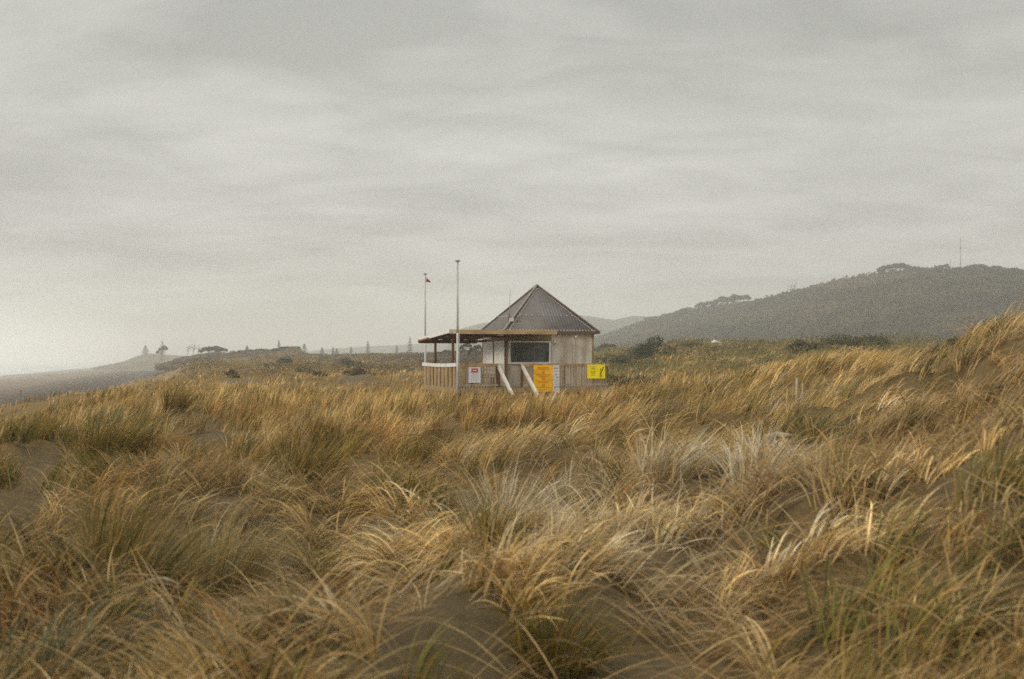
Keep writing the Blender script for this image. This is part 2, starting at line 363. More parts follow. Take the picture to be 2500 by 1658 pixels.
# sea
def seamat():
    m, nt, b = newmat('sea_water'); N, L = nt.nodes, nt.links
    g = N.new('ShaderNodeNewGeometry'); mp = N.new('ShaderNodeMapping'); mp.inputs['Rotation'].default_value = (0, 0, R(-16)); mp.inputs['Scale'].default_value = (.05, .012, 1)
    L.new(g.outputs['Position'], mp.inputs[0]); n = N.new('ShaderNodeTexNoise'); n.inputs['Scale'].default_value = 1; n.inputs['Detail'].default_value = 6; L.new(mp.outputs[0], n.inputs[0])
    r = N.new('ShaderNodeValToRGB'); r.color_ramp.elements[0].position = .42; r.color_ramp.elements[1].position = .56
    r.color_ramp.elements[0].color = (.45, .47, .45, 1); r.color_ramp.elements[1].color = (.85, .86, .84, 1)
    L.new(n.outputs[0], r.inputs[0]); L.new(r.outputs[0], b.inputs['Base Color']); b.inputs['Roughness'].default_value = .3
    bp = N.new('ShaderNodeBump'); bp.inputs['Strength'].default_value = .4; bp.inputs['Distance'].default_value = .5; L.new(n.outputs[0], bp.inputs['Height']); L.new(bp.outputs[0], b.inputs['Normal'])
    return m
M['sea'] = seamat()
o = MB().add([(-6900, -6900, 0), (0, -6900, 0), (0, 6900, 0), (-6900, 6900, 0)], [(0, 1, 2, 3)]).build('sea', M['sea'])
tag(o, 'pale misty sea with white surf beyond the beach', 'sea', kind='structure')

# ---------------------------------------------------------------- hills
def hill(name, pts, dist, base, label, colA, colB, depth=.45, rough=1.0, seed=0):
    """pts: skyline (px, py); dist: (px, metres). A ridge with a front slope and a back slope."""
    p = np.array(pts, float); dd = np.array(dist, float)
    px = np.arange(p[0, 0], p[-1, 0] + .1, 5.0)
    py = np.interp(px, p[:, 0], p[:, 1]); dc = np.interp(px, dd[:, 0], dd[:, 1])
    zc_ = (HOR - py) * dc / F
    ts = np.concatenate([np.linspace(0, 1, 34), np.linspace(1.05, 2.2, 14)])
    T, PXg = np.meshgrid(ts, px, indexing='ij'); DC = np.broadcast_to(dc, T.shape); ZCg = np.broadcast_to(zc_, T.shape)
    D = DC * (1 - depth + depth * T); Xg = (PXg - 1250) / F * D
    prof = np.where(T <= 1, np.sin(np.clip(T, 0, 1) * math.pi / 2) ** 1.25, np.cos(np.clip((T - 1) / 1.25, 0, 1) * math.pi / 2) ** 1.1)
    rg = (fbm(Xg * .012 + seed, D * .012 + seed, 4) - .5) * 2
    q0 = base / (DC * (1 - depth)); q1 = ZCg / DC
    Zg = D * (q0 + (q1 - q0) * np.clip(prof + rg * .12 * np.sin(np.clip(T, 0, 1) * math.pi), 0, 1.0))
    Zg = Zg + (fbm(Xg * .12, D * .12, 3) - .75) * rough
    edge = np.minimum(sstep(0, 60, PXg - px[0]), 1) * 1.0
    Zg = base + (Zg - base) * (edge if name != 'hill' else 1)
    V = np.stack([Xg, D, Zg + ZC], -1).reshape(-1, 3); nt_, npx = T.shape
    i, j = np.meshgrid(np.arange(nt_ - 1), np.arange(npx - 1), indexing='ij')
    Fq = np.stack([i * npx + j, i * npx + j + 1, (i + 1) * npx + j + 1, (i + 1) * npx + j], -1).reshape(-1, 4)
    c = fbm(V[:, 0] * .03, V[:, 1] * .03 + V[:, 2] * .05, 5)[:, None]
    c = sstep(.3, .7, c); cols = np.array(colA) * (1 - c) + np.array(colB) * c
    o = mesh_np(name, V, Fq, M['ground'], cols=cols, smooth=True, extra={'wet': np.zeros(len(V))})
    tag(o, label, 'hill', kind='structure')
    return px, dc, zc_, (Xg, D, Zg)
SK = [(1330, 852), (1440, 832), (1500, 812), (1550, 794), (1600, 778), (1700, 757), (1760, 748), (1830, 740), (1900, 724), (2000, 699), (2100, 678), (2160, 668), (2250, 661), (2350, 660), (2420, 662), (2500, 668), (2700, 690), (3000, 760), (3300, 830)]
DS = [(1300, 1150), (1700, 900), (2000, 760), (2500, 640), (3300, 600)]
hp, hd, hzc, HG = hill('hill', SK, DS, -1.5, 'dark forested hill rising to the right behind the dunes', (.030, .025, .012), (.052, .042, .022))
hill('far_hill', [(1060, 850), (1100, 812), (1140, 798), (1180, 788), (1260, 786), (1340, 770), (1400, 767), (1440, 772), (1500, 781), (1545, 771), (1590, 773), (1640, 790), (1800, 830)],
     [(1000, 1750), (1800, 1650)], -1, 'pale hazy ridge behind the hut roof', (.05, .05, .035), (.07, .065, .045), .3)
hill('distant_hill', [(640, 872), (720, 862), (800, 852), (900, 845), (960, 843), (1040, 838), (1120, 832), (1200, 838), (1300, 850)],
     [(600, 2300), (1300, 2300)], -1, 'faint far ridge on the left of the hut', (.05, .05, .035), (.07, .065, .045), .25)
hill('headland', [(180, 908), (215, 899), (245, 893), (275, 888), (305, 881), (335, 869), (355, 862), (390, 864), (440, 868), (520, 870), (640, 872), (800, 876)],
     [(200, 1350), (900, 1100)], -13.5, 'hazy scrub headland at the left end of the dunes', (.10, .08, .045), (.17, .13, .08), .3)
b_px, b_d, b_z, BG = hill('scrub_hill', [(380, 886), (430, 878), (480, 868), (520, 862), (560, 864), (600, 858), (640, 855), (680, 857), (700, 852), (725, 851), (742, 866), (800, 870), (900, 868), (1000, 866), (1100, 862), (1200, 858), (1400, 856), (1600, 850), (1800, 848)],
     [(380, 560), (800, 420), (1200, 330), (1800, 300)], -3.2, 'brown scrub covered dune ridge left of the hut', (.09, .07, .03), (.15, .11, .05), .4)

# ---------------------------------------------------------------- haze
dens = 0.00062
hm = bpy.data.materials.new('haze_air'); hm.use_nodes = True; nt = hm.node_tree
for n in list(nt.nodes): nt.nodes.remove(n)
ho = nt.nodes.new('ShaderNodeOutputMaterial'); pv = nt.nodes.new('ShaderNodeVolumePrincipled')
pv.inputs['Color'].default_value = (.985, .985, .955, 1); pv.inputs['Density'].default_value = dens; pv.inputs['Anisotropy'].default_value = .0
nt.links.new(pv.outputs[0], ho.inputs['Volume'])
o = MB().box(-7000, 7000, -7000, 7000, -4, ZC + 105).build('haze', hm); tag(o, 'thin sea mist filling the air over dunes and beach', 'haze', kind='stuff')

# ---------------------------------------------------------------- lifeguard hut
TH = R(16); OX, OY = -2.43, 50.0
def W(u, v, z=0):
    return (OX + u * math.cos(TH) - v * math.sin(TH), OY + u * math.sin(TH) + v * math.cos(TH), z + ZC)
hut = empty('lifeguard_hut', (OX, OY, ZC), TH)
tag(hut, 'weathered timber beach lookout hut with pyramid roof, veranda and railed deck', 'hut')
DW, DP = 7.1, 7.2; RT = -.216; DF = -1.28
HU0, HU1, HV0, HV1 = 2.77, 7.07, 1.81, 6.11
# deck
m = MB()
k = 0.0
while k < DP - .01:
    m.box(0, DW, k, min(k + .135, DP), DF - .04, DF); k += .145
m.build('deck_board', M['wood'], hut)
m = MB().box(-.02, DW + .02, -.06, -.012, DF - .24, DF - .02).box(-.06, -.012, -.06, DP, DF - .24, DF - .02).box(DW + .012, DW + .06, -.06, DP, DF - .24, DF - .02).box(0, DW, DP + .012, DP + .06, DF - .24, DF - .02)
m.build('deck_edge', M['wood'], hut)
for uu in (.15, 1.8, 3.5, 5.2, 6.95):
    for vv in (.15, 3.6, 7.05):
        MB().box(uu - .07, uu + .07, vv - .07, vv + .07, -2.9, DF - .05).build('pile', M['wood_dark'], hut)
# front railing (two runs either side of the stair)
def rail_front(u0, u1, name='railing', v=0.0):
    m = MB(); k = u0 + .03
    while k < u1 - .05:
        m.box(k, k + .068, v - .02, v + .005, DF - .12, RT - .14); k += .13
    o = m.build(name, M['slat'], hut)
    MB().box(u0, u1, v - .05, v + .06, RT - .135, RT).build('top_rail', M['wood'], o, .008)
    MB().box(u0, u1, v + .008, v + .05, DF + .07, DF + .15).build('bottom_rail', M['wood_pale'], o)
    k = u0
    n = max(1, round((u1 - u0) / 1.8))
    for q in range(n + 1):
        uu = u0 + (u1 - u0) * q / n; uu = min(max(uu, u0 + .05), u1 - .05)
        MB().box(uu - .045, uu + .045, v + .062, v + .15, DF, RT - .02).build('rail_post', M['wood_dark'], o)
    return o
rail_front(.0, 1.88); rail_front(3.02, DW)
# left side railing: broad boards and a white top rail, seen very obliquely
m = MB(); k = .12
while k < DP - .3:
    m.box(-.03, 0, k, k + .54, DF - .45, RT - .1); k += .79
o = m.build('side_railing', M['wood'], hut)
mm = MB(); n = 12
for q in range(n):
    a, b2 = DP * q / n, DP * (q + 1) / n
    sg = lambda t: -.035 * math.sin(math.pi * t / DP)
    mm.beam((-.045, a - .05, RT - .05 + sg(a)), (-.045, b2, RT - .05 + sg(b2)), .06, .16)
mm.build('top_rail', M['white'], o)
for q in range(8):
    MB().box(.01, .10, k * 0 + .1 + q * 1.0 - .04, .1 + q * 1.0 + .04, DF, RT - .05).build('rail_post', M['wood'], o)
# right side and back railings
m = MB(); k = .12
while k < DP - .1:
    m.box(DW, DW + .025, k, k + .085, DF - .1, RT - .1); k += .13
o = m.build('side_railing', M['slat'], hut); MB().box(DW - .05, DW + .06, .07, DP, RT - .1, RT - .005).build('top_rail', M['wood'], o)
m = MB(); k = .05
while k < HU0 - .1:
    m.box(k, k + .085, DP - .02, DP, DF - .1, RT - .1); k += .13
o = m.build('back_railing', M['slat'], hut); MB().box(.02, HU0, DP - .06, DP + .05, RT - .1, RT - .005).build('top_rail', M['wood'], o)
# house body
WT = 1.24
MB().box(HU0, HU1, HV0, HV1, DF, WT).build('wall', M['ply'], hut)
wallo = hut.children[-1]
for uu in (2.77 + .04, 5.0, 6.06, 7.07 - .05):      # cover battens on the front
    MB().box(uu - .045, uu + .045, HV0 - .03, HV0 - .003, DF + .01, WT - .01).build('batten', M['wood'] if uu < 3 or uu > 7 else M['ply'], wallo)
MB().box(HU0 + .1, 4.95, HV0 - .028, HV0 - .003, .86, WT - .02).build('wall_shade_strip', M['wood'], wallo)  # brown strip paints in the wall's shade between window and canopy beam
MB().box(HU0 - .03, HU0 - .003, HV0 - .03, HV0 + .2, DF, WT).build('corner_board', M['wood_dark'], wallo)
MB().box(HU0 - .03, HU0 - .003, HV1 - .15, HV1, DF, WT).build('corner_board', M['wood'], wallo)
# left side white shutters
for (a, b2) in ((HV0 + .22, HV0 + 2.02), (HV0 + 2.20, HV1 - .2)):
    MB().box(HU0 - .035, HU0 - .003, a, b2, -.23, .84).build('shutter', M['panel'], hut)
MB().box(HU0 - .05, HU0 - .003, HV0 + 2.03, HV0 + 2.19, -.25, .85).build('shutter_frame', M['wood_dark'], hut)
MB().box(HU0 - .05, HU0 - .003, HV0 + .2, HV1 - .2, .85, 1.0).build('shutter_frame', M['wood'], hut)
# window
WU0, WU1, WZ0, WZ1 = 2.86, 4.88, -.246, .83
win = MB().box(WU0, WU1, HV0 - .16, HV0 - .10, WZ0, WZ0 + .09).box(WU0, WU1, HV0 - .16, HV0 - .10, WZ1 - .075, WZ1).box(WU0, WU0 + .08, HV0 - .16, HV0 - .10, WZ0 + .09, WZ1 - .075).box(WU1 - .08, WU1, HV0 - .16, HV0 - .10, WZ0 + .09, WZ1 - .075).build('window', M['white'], hut)
MB().box(WU0 + .01, WU1 - .01, HV0 - .125, HV0 - .004, WZ0 + .01, WZ0 + .07).box(WU0 + .005, WU0 + .045, HV0 - .098, HV0 - .004, WZ0 + .071, WZ1 - .04).box(WU1 - .045, WU1 - .005, HV0 - .098, HV0 - .004, WZ0 + .071, WZ1 - .04).build('reveal', M['white'], win)
MB().box(WU0 + .08, WU1 - .08, HV0 - .09, HV0 - .07, WZ0 + .08, WZ1 - .07).build('glass', M['glass'], win)
MB().box(WU0 + 1.22, WU0 + 1.245, HV0 - .105, HV0 - .091, WZ0 + .09, WZ1 - .075).build('mullion', M['grey_post'], win)
MB().box(WU0 + .1, WU1, HV0 - .2, HV0 - .06, WZ1 + .012, WZ1 + .05).build('hood', M['wood_dark'], win)
# roof
ov = .22; ax, ay = (HU0 + HU1) / 2, (HV0 + HV1) / 2; EZ = 1.25; AZ = 3.56
cs = [(HU0 - ov, HV0 - ov), (HU1 + ov, HV0 - ov), (HU1 + ov, HV1 + ov), (HU0 - ov, HV1 + ov)]
Vr, Fr, al = [], [], []
for q in range(4):
    a, b2 = cs[q], cs[(q + 1) % 4]; k = len(Vr)
    ln = math.dist(a, b2)
    Vr += [(a[0], a[1], EZ), (b2[0], b2[1], EZ), (ax, ay, AZ)]; al += [0, ln, ln / 2]; Fr.append((k, k + 1, k + 2))
roof = mesh_np('roof', Vr, Fr, M['roof'], hut, extra={'along': al})
sol = roof.modifiers.new('thick', 'SOLIDIFY'); sol.thickness = .03; sol.offset = -1
fas = MB()
for q in range(4):
    a, b2 = cs[q], cs[(q + 1) % 4]
    fas.beam((a[0], a[1], EZ - .045), (b2[0], b2[1], EZ - .045), .03, .075)
fas.build('fascia', M['ridge'], roof)
MB().box(HU0 - ov + .03, HU1 + ov - .03, HV0 - ov + .03, HV1 + ov - .03, EZ - .055, EZ - .035).build('soffit', M['wood_soffit'], roof)
for q in range(4):
    a = cs[q]
    MB().beam((a[0], a[1], EZ + .02), (ax, ay, AZ + .03), .11, .035).build('ridge_cap', M['ridge'] if q else M['capgrey'], roof)
st = MB()   # pale fixings in rows
def stud(u, v, z, r=.028): st.box(u - r, u + r, v - r, v + r, z - .004, z + .035)
for q in (0, 3, 1):
    a, b2 = cs[q], cs[(q + 1) % 4]
    for (t, stp) in ((.03, .15), (.34, .28)):
        p0 = (a[0] + (ax - a[0]) * t, a[1] + (ay - a[1]) * t); p1 = (b2[0] + (ax - b2[0]) * t, b2[1] + (ay - b2[1]) * t)
        ln = math.dist(p0, p1); n = int(ln / stp)
        for i in range(1, n):
            f = i / n; stud(p0[0] + (p1[0] - p0[0]) * f, p0[1] + (p1[1] - p0[1]) * f, EZ + (AZ - EZ) * t)
a, b2 = cs[0], cs[1]
for sgn, c0 in ((1, a), (-1, b2)):
    for i in range(34):
        f = .02 + i / 34 * .93
        u = c0[0] + (ax - c0[0]) * f + sgn * .26 * (1 - f * .55); v = c0[1] + (ay - c0[1]) * f
        stud(u, v, EZ + (AZ - EZ) * f, .022)
tag(st.build('roof_fixings', M['wood_pale'], roof), kind='stuff')
# eave lamps
for (uu, vv, z0) in ((6.15, HV0 - .1, EZ - .06), (5.12, HV0 - .08, .92)):
    MB().cyl((uu, vv, z0), (uu, vv, z0 - .07), .02, .02, 8).cyl((uu, vv, z0 - .07), (uu, vv, z0 - .2), .03, .075, 10).build('lamp', M['white'], hut)
# canopy (L shape)
def cz(v): return 1.13 - .040 * v      # underside height, falls to the back
cu0, cu1, cv0, cv1 = -.40, 4.54, -.30, 6.2
cano = MB()
def slab(mb, u0, u1, v0, v1, off0, off1):
    mb.add([(u0, v0, cz(v0) + off0), (u1, v0, cz(v0) + off0), (u1, v1, cz(v1) + off0), (u0, v1, cz(v1) + off0),
            (u0, v0, cz(v0) + off1), (u1, v0, cz(v0) + off1), (u1, v1, cz(v1) + off1), (u0, v1, cz(v1) + off1)],
           [(0, 3, 2, 1), (4, 5, 6, 7), (0, 1, 5, 4), (1, 2, 6, 5), (2, 3, 7, 6), (3, 0, 4, 7)])
slab(cano, cu0 + .05, cu1 - .03, cv0 + .05, 1.56, .07, .11); slab(cano, cu0 + .05, 2.5, 1.56, cv1 - .03, .07, .11)
cobj = cano.build('canopy', M['wood_soffit'], hut)
MB().box(cu0 + .30, cu1, cv0, cv0 + .045, 1.09, 1.275).build('fascia', M['fasciawood'], cobj)
MB().box(cu0, cu0 + .30, cv0, cv0 + .045, 1.10, 1.285).build('fascia', M['wood_pale'], cobj)
f = MB(); slab(f, cu0, cu0 + .045, cv0 + .045, cv1, -.01, .165); f.build('side_fascia', M['white'], cobj)
f = MB(); slab(f, cu0 - .06, 2.5, cv1, cv1 + .05, -.12, .06); f.build('back_fascia', M['wood_dark'], cobj)
f = MB(); slab(f, cu0 - .10, cu0 - .003, 3.9, cv1, -.06, .02); f.build('outrigger', M['wood_dark'], cobj)
k = cu0 + .5
while k < cu1 - .1:
    f = MB(); v1_ = cv1 - .02 if k < 2.45 else 1.55
    slab(f, k, k + .05, cv0 + .05, v1_, -.03, .065); f.build('rafter', M['wood_soffit'], cobj); k += .62
f = MB(); slab(f, cu0 + .2, 2.6, 4.72, 4.82, -.14, -.035); f.build('cross_beam', M['wood_dark'], cobj)
f = MB(); slab(f, cu0 + .2, 2.6, .98, 1.08, -.14, -.035); f.build('cross_beam', M['wood_dark'], cobj)
for vv in (1.03, 4.77):
    MB().box(.02, .12, vv - .05, vv + .05, DF, cz(vv) - .145).build('post', M['wood_dark'], hut)
# stair going down towards the beach path
stair = MB()
SL = .535; NS = 8
for q in range(NS):
    v = -.12 - q * .29; z = DF - .16 - q * .155
    stair.box(1.96, 2.94, v - .27, v, z - .04, z)
so_ = stair.build('stairs', M['wood'], hut)
for uu in (1.92, 2.98):
    MB().beam((uu, -.02, DF - .13), (uu, -2.55, DF - .13 - 2.53 * SL), .05, .24).build('stringer', M['wood'], so_)
for uu in (1.90, 3.01):
    MB().beam((uu, .05, RT - .04), (uu, -2.9, RT - .04 - 2.9 * .545), .11, .045).build('handrail', M['wood_pale'], so_)
    MB().beam((uu - .03, .02, RT - .14), (uu - .03, -2.9, RT - .14 - 2.9 * .545), .03, .09).build('handrail_board', M['wood_pale'], so_)
    for vv in (-1.2, -2.4):
        MB().box(uu - .045, uu + .045, vv - .045, vv + .045, DF - 1.5, RT - .16 + vv * .545).build('stair_post', M['wood'], so_)
for uu in (1.94, 3.0):
    MB().box(uu - .05, uu + .05, .005, .10, DF - 1.3, RT - .14).build('newel_post', M['wood_dark'], so_)
# slatted bench back standing behind the railing left of the stair
bt = empty('bench', W(1.35, .62, DF), TH)
tag(bt, 'slatted timber bench behind the deck railing beside the white notice', 'bench')
MB().box(-.55, .55, -.02, .02, .50, .62).box(-.55, .55, -.02, .02, .74, .84).build('backrest', M['wood_pale'], bt)
MB().box(-.55, .55, .0, .42, .42, .46).build('seat', M['wood'], bt)
for uu in (-.5, .5):
    for vv in (.04, .38): MB().box(uu - .03, uu + .03, vv - .03, vv + .03, 0, .42).build('leg', M['wood_dark'], bt)

# ---------------------------------------------------------------- signs
def lettering(rows, mt, parent, v, u0, z0, name='lettering', hgt=.028, wd=(.03, .075), gap=.02, seed=1):
    """rows: (centre u, z, width) - broken dashes like small distant print"""
    rs = random.Random(seed); m = MB()
    for (cu, z, wdt) in rows:
        k = cu - wdt / 2
        while k < cu + wdt / 2 - .02:
            q = min(rs.uniform(*wd), cu + wdt / 2 - k); h = hgt * rs.uniform(.7, 1.1)
            m.box(u0 + k, u0 + k + q, v - .004, v, z0 + z - h / 2, z0 + z + h / 2); k += q + gap * rs.uniform(.6, 1.6)
    return m.build(name, mt, parent)
def sign(u0, u1, z0, z1, mt, label, v=-.075, th=.018):
    e = empty('sign', W((u0 + u1) / 2, v, (z0 + z1) / 2), TH); tag(e, label, 'sign')
    w2, h2 = (u1 - u0) / 2, (z1 - z0) / 2
    MB().box(-w2, w2, 0, th, -h2, h2).build('board', mt, e, .004)
    return e, w2, h2
# white notice with a red badge
e, w2, h2 = sign(.52, 1.07, -1.06, -.37, M['signwhite'], 'white notice with a red square badge on the deck railing')
bd = MB().box(-.15, .15, -.006, -.001, h2 - .24, h2 - .055).build('badge', M['red'], e)
m = MB(); n = 12
for i in range(n):
    a0, a1 = math.pi * (.1 + .8 * i / n), math.pi * (.1 + .8 * (i + 1) / n); ro, ri = .105, .06
    q = [(ro * math.cos(a0), ro * .62 * math.sin(a0)), (ro * math.cos(a1), ro * .62 * math.sin(a1)), (ri * math.cos(a1), ri * .5 * math.sin(a1)), (ri * math.cos(a0), ri * .5 * math.sin(a0))]
    zc0 = h2 - .185
    m.add([(p[0], -.011, p[1] + zc0) for p in q] + [(p[0], -.007, p[1] + zc0) for p in q], [(0, 3, 2, 1), (4, 5, 6, 7), (0, 1, 5, 4), (1, 2, 6, 5), (2, 3, 7, 6), (3, 0, 4, 7)])
m.build('arch_symbol', M['cream'], bd)
lettering([(0, h2 - .30 - i * .055, .34 if i % 3 else .26) for i in range(6)], M['grey_ink'], e, -.001, 0, 0, hgt=.014, seed=3)
# big orange board
e, w2, h2 = sign(3.52, 4.415, -1.48, -.29, M['orange'], 'large orange board with three red icons hanging beside the stair rail')
rows = [(-.02, h2 - .10, .5), (0, h2 - .155, .52), (-.03, h2 - .21, .62), (0, h2 - .42, .66), (.02, h2 - .49, .44), (0, h2 - .71, .56), (.01, h2 - .775, .46), (.02, h2 - .99, .66), (-.05, h2 - 1.1, .4)]
lettering(rows, M['rust_ink'], e, -.001, 0, 0, hgt=.030, seed=5)
for q in range(3):
    zc0 = h2 - .32 - q * .29
    ic = MB().box(-.052, .052, -.006, -.001, zc0 - .055, zc0 + .055).build('icon', M['rust_ink'], e)
    MB().box(-.018, .018, -.011, -.007, zc0 - .035, zc0 + .035).build('icon_symbol', M['pink'], ic)
# narrow white board
e, w2, h2 = sign(4.43, 4.735, -1.51, -.285, M['signwhite'], 'tall narrow white board with small emblems right of the orange board')
lettering([(.05, h2 - .14, .15), (0, h2 - .98, .2)], M['ink'], e, -.001, 0, 0, hgt=.035, seed=8)
MB().cyl((-.085, -.006, h2 - .14), (-.085, -.001, h2 - .14), .025, .025, 12).build('dot_emblem', M['ink'], e)
lettering([(0, h2 - .27, .2)], M['rust_ink'], e, -.001, 0, 0, name='red_lettering', hgt=.035, seed=9)
def ring(mb, cu, cz_, ro, ri, y0, y1, sx=1.0, n=20):
    for i in range(n):
        a0, a1 = 2 * math.pi * i / n, 2 * math.pi * (i + 1) / n
        q = [(cu + sx * r_ * math.cos(a), cz_ + r_ * math.sin(a)) for (r_, a) in ((ro, a0), (ro, a1), (ri, a1), (ri, a0))]
        mb.add([(p[0], y0, p[1]) for p in q] + [(p[0], y1, p[1]) for p in q], [(0, 3, 2, 1), (4, 5, 6, 7), (0, 1, 5, 4), (1, 2, 6, 5), (2, 3, 7, 6), (3, 0, 4, 7)])
m = MB(); ring(m, -.01, h2 - .42, .045, .028, -.005, -.001); m.build('ring_emblem', M['grey_ink'], e)
m = MB(); ring(m, .035, h2 - .55, .035, .014, -.005, -.001); m.box(.07, .09, -.005, -.001, h2 - .56, h2 - .535); m.build('red_emblem', M['rust_ink'], e)
m = MB(); ring(m, -.07, h2 - 1.0, .035, .015, -.005, -.001); m.build('ring_emblem', M['grey_ink'], e)
lettering([(0, h2 - .68, .18), (0, h2 - .75, .14), (0, h2 - .86, .16), (0, h2 - 1.12, .14)], M['grey_ink'], e, -.001, 0, 0, name='grey_lettering', hgt=.016, seed=10)
# yellow board with a figure
e, w2, h2 = sign(6.06, 6.92, -.90, -.27, M['yellow'], 'bright yellow board with a black stick figure raising one arm')
lettering([(-.14, h2 - .09, .30), (-.14, h2 - .155, .18), (-.14, h2 - .2, .18), (-.14, h2 - .30, .3), (-.14, h2 - .355, .22), (-.14, h2 - .41, .2), (-.14, h2 - .475, .2)], M['ink'], e, -.001, 0, 0, hgt=.022, wd=(.02, .06), seed=12)
m = MB(); y0, y1 = -.006, -.001
def ln(p, q, wd): m.beam((p[0], (y0 + y1) / 2, p[1]), (q[0], (y0 + y1) / 2, q[1]), wd, .005, up=(0, 1, 0))
ring(m, .235, .08, .062, .042, y0, y1, .85)
ln((.235, .02), (.21, -.06), .035); ln((.23, .0), (.30, .05), .03); ln((.30, .05), (.325, .15), .028)
m.cyl((.335, y0, .185), (.335, y1, .185), .032, .032, 12)
ln((.212, -.05), (.185, -.12), .026); ln((.185, -.12), (.20, -.25), .026); ln((.225, -.07), (.245, -.15), .026); ln((.245, -.15), (.275, -.26), .028)
ln((.20, -.25), (.17, -.262), .022)
m.build('stick_figure', M['ink'], e)

# ---------------------------------------------------------------- flagpoles and aerials
def pole(name, px, y, toppy, r, label, basez):
    x = (px - 1250) / F * y; top = (HOR - toppy) * y / F
    g = max(basez, hz(x, y) - .25)
    e = empty(name, (x, y, ZC + g)); tag(e, label, 'flagpole', 'white flagpoles at the deck corner')
    h = top - g
    MB().cyl((0, 0, 0), (0, 0, h * .52), r, r * .95, 14).cyl((0, 0, h * .52), (0, 0, h - .03), r * .82, r * .78, 14).build('mast', M['polegrey'], e)
    MB().cyl((0, 0, h - .03), (0, 0, h + .03), r * 1.9, r * 1.9, 12).build('cap', M['grey_post'], e)
    MB().cyl((r * 1.6, -.02, h - .02), (r * 1.5, -.02, 1.2), .008, .008, 5).build('halyard', M['white'], e)
    return e, h
e, h = pole('flagpole', 1117, 49.4, 637, .055, 'taller thick white flagpole in front of the deck corner, without a flag', -2.6)
e, h = pole('flagpole', 1038, 57.4, 669, .042, 'thinner white flagpole at the back deck corner flying a small red pennant', -2.6)
# the pennant on the second pole
n = 8; V_, F_ = [], []
for i in range(n + 1):
    t = i / n
    for k in (0, 1):
        x = .05 + .30 * t; zt = -.14 - .22 * t ** .8; zb_ = -.42
        z = zt if k else zb_ + .02 * math.sin(t * 5)
        V_.append((x * .75, .05 * math.sin(t * 7) - .02, z if z > zb_ or k == 0 else zb_))
for i in range(n): F_.append((2 * i, 2 * i + 2, 2 * i + 3, 2 * i + 1))
fl = mesh_np('pennant', [(a, b_, c + h) for a, b_, c in V_], F_, M['flagcloth'], e, smooth=True)
sm_ = fl.modifiers.new('thick', 'SOLIDIFY'); sm_.thickness = .004
# roof aerial on the left hip
def hip(q, f): a = cs[q]; return (a[0] + (ax - a[0]) * f, a[1] + (ay - a[1]) * f, EZ + (AZ - EZ) * f)
p = hip(0, .22)
e = empty('aerial', W(p[0], p[1], p[2]), TH); tag(e, 'thin dark whip aerial fixed on the left hip of the hut roof', 'aerial')
MB().cyl((-.08, 0, -.02), (-.02, 0, 1.45), .016, .010, 8).build('whip', M['grey_post'], e)
MB().cyl((-.09, -.02, .02), (-.08, -.02, .34), .035, .035, 8).build('bracket', M['ridge'], e)
m = MB().box(-.09, .12, -.14, -.02, -.04, .13); m.build('junction_box', M['wood_pale'], e, .02)
p = W(HU1 + .0, HV1 - .3, 1.2)
e = empty('aerial', p, TH); tag(e, 'short thin aerial rising behind the right slope of the hut roof', 'aerial')
MB().cyl((.05, 0, -.1), (.05, 0, 1.0), .014, .008, 8).build('whip', M['grey_post'], e)
MB().box(.0, .08, -.05, .03, -.1, .06).build('bracket', M['ridge'], e)

# ---------------------------------------------------------------- leafy things
def quads(P, size, rs, cols, flat=0.0):
    n = len(P); a = rs.normal(size=(n, 3)); a[:, 2] *= (1 - flat); a /= np.linalg.norm(a, axis=1)[:, None]
    t = rs.normal(size=(n, 3)); b = np.cross(a, t); b /= np.linalg.norm(b, axis=1)[:, None]
    s = (size * rs.uniform(.6, 1.4, n))[:, None] if np.ndim(size) == 0 else (size * rs.uniform(.6, 1.4, n))[:, None]
    a = a * s; b = b * s * .55
    V = np.stack([P - a, P + b, P + a, P - b], 1).reshape(-1, 3)
    Fq = np.arange(4 * n).reshape(-1, 4); return V, Fq, np.repeat(cols, 4, axis=0)
def blobpts(blobs, n, rs, shell=.55):
    w_ = np.array([b[3] * b[4] + b[4] * b[5] + b[3] * b[5] for b in blobs]); idx = rs.choice(len(blobs), n, p=w_ / w_.sum())
    B = np.array(blobs)[idx]; d = rs.normal(size=(n, 3)); d /= np.linalg.norm(d, axis=1)[:, None]
    r = (shell + (1 - shell) * rs.random(n) ** .6)[:, None] * rs.uniform(.85, 1.12, n)[:, None]
    return B[:, :3] + d * B[:, 3:6] * r, idx
def leafcols(n, base, rs, var=.35, idx=None):
    c = np.tile(np.array(base), (n, 1)) * rs.uniform(1 - var, 1 + var, n)[:, None]
    if idx is not None:
        k = rs.uniform(.75, 1.3, idx.max() + 1); c = c * k[idx][:, None]
    c[:, 0] *= rs.uniform(.8, 1.3, n); return c
def wx(px, y): return (px - 1250) / F * y
